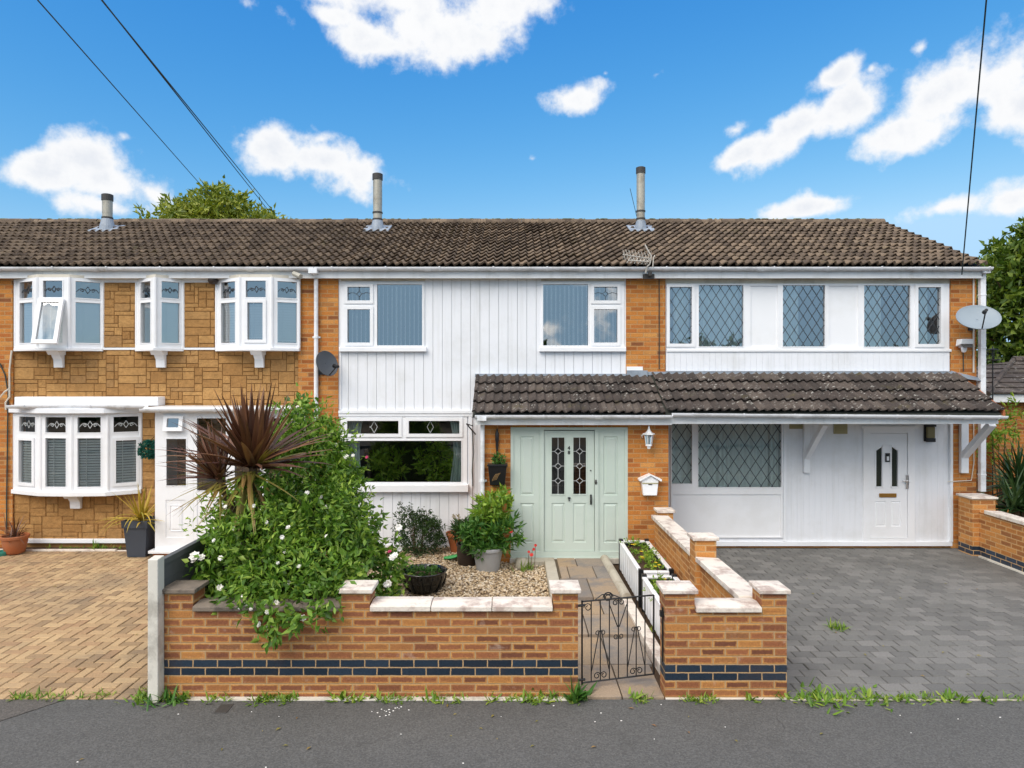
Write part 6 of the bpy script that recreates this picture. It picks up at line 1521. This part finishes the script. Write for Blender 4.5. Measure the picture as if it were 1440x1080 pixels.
for _ in range(34):
    x = random.choice([random.uniform(-3.4, .6), random.uniform(-3.4, 2.5), random.uniform(2.5, 4.8)]); blades(m, (x, YA - .05 + random.uniform(-.03, .02), 0), random.randint(7, 14), (.05, .12), (.02, .04), (5, 75), 1.0, segs=4, jitter=.035)
o = m.build('weeds', 'grass_blade', None); struct(o, 'stuff')
def tuft(label, x, y, n, L_, w_=(.007, .014), mat='grass_blade', el=(15, 85), jit=.05, cat='weed', nm='grass_tuft'):
    T = thing(nm, label, cat, (x, y, 0)); m = MB(); blades(m, (x, y, 0), n, L_, w_, el, 1.0, segs=4, jitter=jit)
    m.build('leaves', mat, T); return T
tuft('grass tuft growing in a joint of the grey block drive', X(1177, 7.95), 7.95, 70, (.05, .12), (.008, .018))
tuft('broad leaved weed at the foot of the brick pier beside the gate', X(812, 6.2), 6.2, 34, (.10, .26), (.03, .055), 'leaf_pot', (20, 85), .03, nm='broadleaf_weed')
tuft('dandelion clump on the kerb line next to the brick wall corner', X(1155, 6.2), 6.2, 70, (.05, .13), (.018, .04), el=(5, 65), jit=.10, nm='dandelion')
tuft('low leafy weed on the grey drive kerb line, beyond the dandelion clump', X(1225, 6.22), 6.22, 60, (.05, .11), (.016, .036), el=(5, 65), jit=.10, nm='dandelion')
tuft('bright weed sprouting at the foot of the concrete fence post', X(232, 6.18), 6.18, 50, (.08, .2), (.012, .03), 'leaf_pot', jit=.07, nm='broadleaf_weed')
tuft('green clump in the soil strip under the bow window', X(134, 11.6), 11.6, 44, (.08, .2), (.01, .02), 'grass_blade', jit=.05)
m = MB()
for _ in range(42):
    x = random.uniform(-3.4, 5.2); y = random.choice([random.uniform(4.8, 6.1), random.uniform(5.6, 6.15)]); r_ = random.uniform(.003, .007); a = random.uniform(0, 6)
    if random.random() < .35: x = X(540, 6.0) + random.gauss(0, .08); y = 5.98 + random.gauss(0, .05)
    m.lathe([(r_, 0), (r_ * .7, .004), (.0005, .005)], x, y, .002, 5, 1.5, .8)
o = m.build('fallen_petals', 'flower_white', None); struct(o, 'stuff')
m = MB()
for _ in range(70):
    x, y = random.choice([(random.uniform(2.6, 6.5), random.uniform(6.4, 11.3)), (random.uniform(-8, -3.5), random.uniform(6.6, 11.3)), (random.uniform(-3.4, 3), random.uniform(5, 6.2))]); r_ = random.uniform(.012, .03); a = random.uniform(0, 6.28); c_, s_ = math.cos(a), math.sin(a)
    m.face([(x - r_ * c_, y - r_ * s_, .008), (x + r_ * .4 * s_, y - r_ * .4 * c_, .014), (x + r_ * c_, y + r_ * s_, .009), (x - r_ * .4 * s_, y + r_ * .4 * c_, .016)])
o = m.build('dry_leaves', 'cordyline_old', None); struct(o, 'stuff')
T = thing('meter_cover', 'small black cast iron cover set in the pavement below the front wall', 'cover', (X(312, 6.05), 6.02, 0)); m = MB(); m.box(X(303, 6.0), X(321, 6.0), 5.96, 6.12, -.02, .005); m.build('lid', 'flue_cap', T, bevel=.003)

# ================================================================== sky, sun, camera
SUN_EL, SUN_AZ = 44.0, -142.0      # azimuth from +Y, clockwise
wd = bpy.data.worlds.new('World'); scene.world = wd; wd.use_nodes = True; nt = wd.node_tree; nt.nodes.clear()
sky = node(nt, 'ShaderNodeTexSky', sky_type='NISHITA', sun_disc=False, sun_elevation=R(SUN_EL), sun_rotation=R(SUN_AZ), altitude=60.0, air_density=1.0, dust_density=.35, ozone_density=2.2)
dirv = node(nt, 'ShaderNodeTexCoord').outputs['Generated']
sp_ = node(nt, 'ShaderNodeSeparateXYZ', {0: dirv})
az = mth(nt, 'ARCTAN2', sp_.outputs[0], sp_.outputs[1]); el = mth(nt, 'ARCSINE', sp_.outputs[2])
pos2 = node(nt, 'ShaderNodeCombineXYZ', {0: az, 1: el}).outputs[0]
warp = node(nt, 'ShaderNodeTexNoise', {'Vector': dirv, 'Scale': 7.0, 'Detail': 3.0})
wv = node(nt, 'ShaderNodeVectorMath', {0: warp.outputs['Color'], 1: (.045, .03, 0), 2: pos2}, operation='MULTIPLY_ADD').outputs[0]
CL = [(62, 240, 70, 30, 8), (125, 222, 66, 38, 0), (172, 262, 84, 40, -12), (215, 270, 44, 22, -15), (140, 290, 80, 20, 0), (98, 165, 12, 8, 0), (180, 196, 14, 10, 0),
      (388, 210, 48, 40, -10), (428, 236, 30, 18, 0), (490, 242, 70, 34, -10), (455, 230, 50, 26, 0), (452, 196, 18, 10, 20), (345, 190, 16, 9, 20), (560, 230, 14, 10, 0),
      (600, 40, 120, 44, -4), (705, 18, 72, 42, 8), (520, 52, 64, 38, -8), (618, 82, 28, 28, 0), (560, 4, 130, 34, 0), (470, 20, 40, 18, 0),
      (352, 8, 18, 17, 0), (402, 26, 28, 16, -10), (812, 136, 48, 26, 12), (848, 103, 9, 7, 0), (742, 224, 14, 12, 0), (925, 104, 20, 9, 20),
      (1045, 214, 44, 20, 22), (1110, 192, 76, 32, 30), (1180, 158, 66, 40, 25), (1172, 110, 44, 22, 25), (1205, 150, 50, 36, 0), (1030, 180, 24, 12, 20),
      (1340, 128, 108, 52, 26), (1405, 104, 76, 54, 15), (1268, 186, 66, 28, 18), (1310, 185, 80, 34, 10), (1440, 150, 70, 50, 0), (1300, 66, 14, 11, 20), (1225, 100, 14, 8, 30),
      (1142, 288, 78, 15, 3), (1072, 294, 28, 9, 8), (1330, 292, 92, 20, 8), (1420, 284, 54, 20, 6), (1434, 200, 24, 16, 10), (1140, 275, 30, 12, 0),
      (-260, 120, 120, 60, 0), (1640, 60, 140, 60, 0), (1650, 280, 130, 30, 0), (-240, 280, 130, 30, 0)]
best = None
for px, py, rx, ry, rot in CL:
    d = Vector(((px - 720) / F, 1.0, (HY - py) / F)); a0 = math.atan2(d.x, d.y); e0 = math.atan2(d.z, math.hypot(d.x, d.y))
    if rx < 31: rx, ry, small = rx * 2.0, ry * 2.0, True
    else: small = False
    ex = rx / F * math.cos(a0) ** 2; ey = ry / F * math.cos(a0) * math.cos(e0) ** 2
    v = node(nt, 'ShaderNodeMapping', {'Vector': wv, 'Location': (a0 + .0225, e0 + .015, 0), 'Rotation': (0, 0, R(rot)), 'Scale': (ex, ey, 1)}, vector_type='TEXTURE').outputs[0]
    ln = node(nt, 'ShaderNodeVectorMath', {0: v}, operation='LENGTH').outputs['Value']
    if small: ln = mth(nt, 'ADD', ln, .78)
    best = ln if best is None else mth(nt, 'SMOOTH_MIN', best, ln, .25)
mk = mth(nt, 'MULTIPLY', mth(nt, 'SUBTRACT', 1.14, best), 1.7)
# unseen clouds behind the camera and overhead, added to brighten and neutralise facade light
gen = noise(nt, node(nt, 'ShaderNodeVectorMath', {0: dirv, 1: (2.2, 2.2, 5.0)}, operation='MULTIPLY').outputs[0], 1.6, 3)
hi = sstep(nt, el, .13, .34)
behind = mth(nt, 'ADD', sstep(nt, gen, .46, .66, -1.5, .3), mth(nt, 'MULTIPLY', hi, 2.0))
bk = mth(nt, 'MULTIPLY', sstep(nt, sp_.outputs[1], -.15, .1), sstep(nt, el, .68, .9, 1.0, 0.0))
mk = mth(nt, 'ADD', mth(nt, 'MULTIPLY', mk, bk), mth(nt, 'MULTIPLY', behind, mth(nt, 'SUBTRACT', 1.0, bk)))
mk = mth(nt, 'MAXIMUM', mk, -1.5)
n1 = noise(nt, dirv, 16.0, 12, .6); n2 = noise(nt, dirv, 8.0, 6, .6)
den = mth(nt, 'ADD', mk, mth(nt, 'ADD', mth(nt, 'MULTIPLY', mth(nt, 'SUBTRACT', n1, .5), 3.8), mth(nt, 'MULTIPLY', mth(nt, 'SUBTRACT', n2, .5), .8)))
alpha = sstep(nt, den, -.05, 1.15)
body = sstep(nt, den, .7, 2.4)
shade = sstep(nt, mth(nt, 'ADD', n2, mth(nt, 'MULTIPLY', mth(nt, 'SUBTRACT', n1, .5), .25)), .40, .66)
ccol = mix(nt, mth(nt, 'MULTIPLY', shade, body), (7.2, 7.25, 7.35, 1), (6.0, 6.25, 6.7, 1))
sc3 = node(nt, 'ShaderNodeSeparateColor', {0: sky.outputs[0]})
pw = lambda i, a, e, mx: mth(nt, 'MINIMUM', mth(nt, 'MULTIPLY', mth(nt, 'POWER', sc3.outputs[i], e), a), mx)
skyc = node(nt, 'ShaderNodeCombineColor', {0: pw(0, .335, 2.1, 3.4), 1: pw(1, 1.17, 1.0, 5.4), 2: pw(2, 3.2, .44, 7.4)}).outputs[0]
ccol = mix(nt, bk, (15.0, 14.3, 13.4, 1), ccol)      # unseen added clouds made brighter to lift ambient light on the facade
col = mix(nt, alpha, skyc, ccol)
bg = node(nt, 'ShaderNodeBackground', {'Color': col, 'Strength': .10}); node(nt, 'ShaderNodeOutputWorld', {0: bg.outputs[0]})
sl = bpy.data.lights.new('sun', 'SUN'); sl.energy = 1.7; sl.angle = R(36); sl.color = (1.0, .93, .84)
so = bpy.data.objects.new('sun', sl); COL.objects.link(so)
sd = Vector((math.sin(R(SUN_AZ)) * math.cos(R(SUN_EL)), math.cos(R(SUN_AZ)) * math.cos(R(SUN_EL)), math.sin(R(SUN_EL))))
so.rotation_euler = sd.to_track_quat('Z', 'Y').to_euler(); so.location = sd * 30
cam = bpy.data.cameras.new('camera'); cam.lens = 24.0; cam.sensor_width = 36.0; cam.sensor_fit = 'HORIZONTAL'; cam.shift_y = -(540 - HY) / 1440.0; cam.clip_end = 2000
co_ = bpy.data.objects.new('camera', cam); COL.objects.link(co_); co_.location = (0, 0, H); co_.rotation_euler = (R(90), 0, 0); scene.camera = co_
scene.view_settings.view_transform = 'Standard'; scene.view_settings.look = 'None'; scene.view_settings.gamma = 1.0; scene.view_settings.exposure = 0.44; scene.view_settings.use_curve_mapping = False
scene.cycles.use_denoising = True; scene.cycles.max_bounces = 8; scene.cycles.transparent_max_bounces = 16; scene.cycles.caustics_reflective = False; scene.cycles.caustics_refractive = False
for o in bpy.data.objects:
    for k in ('_w', '_ls'):
        if k in o: del o[k]
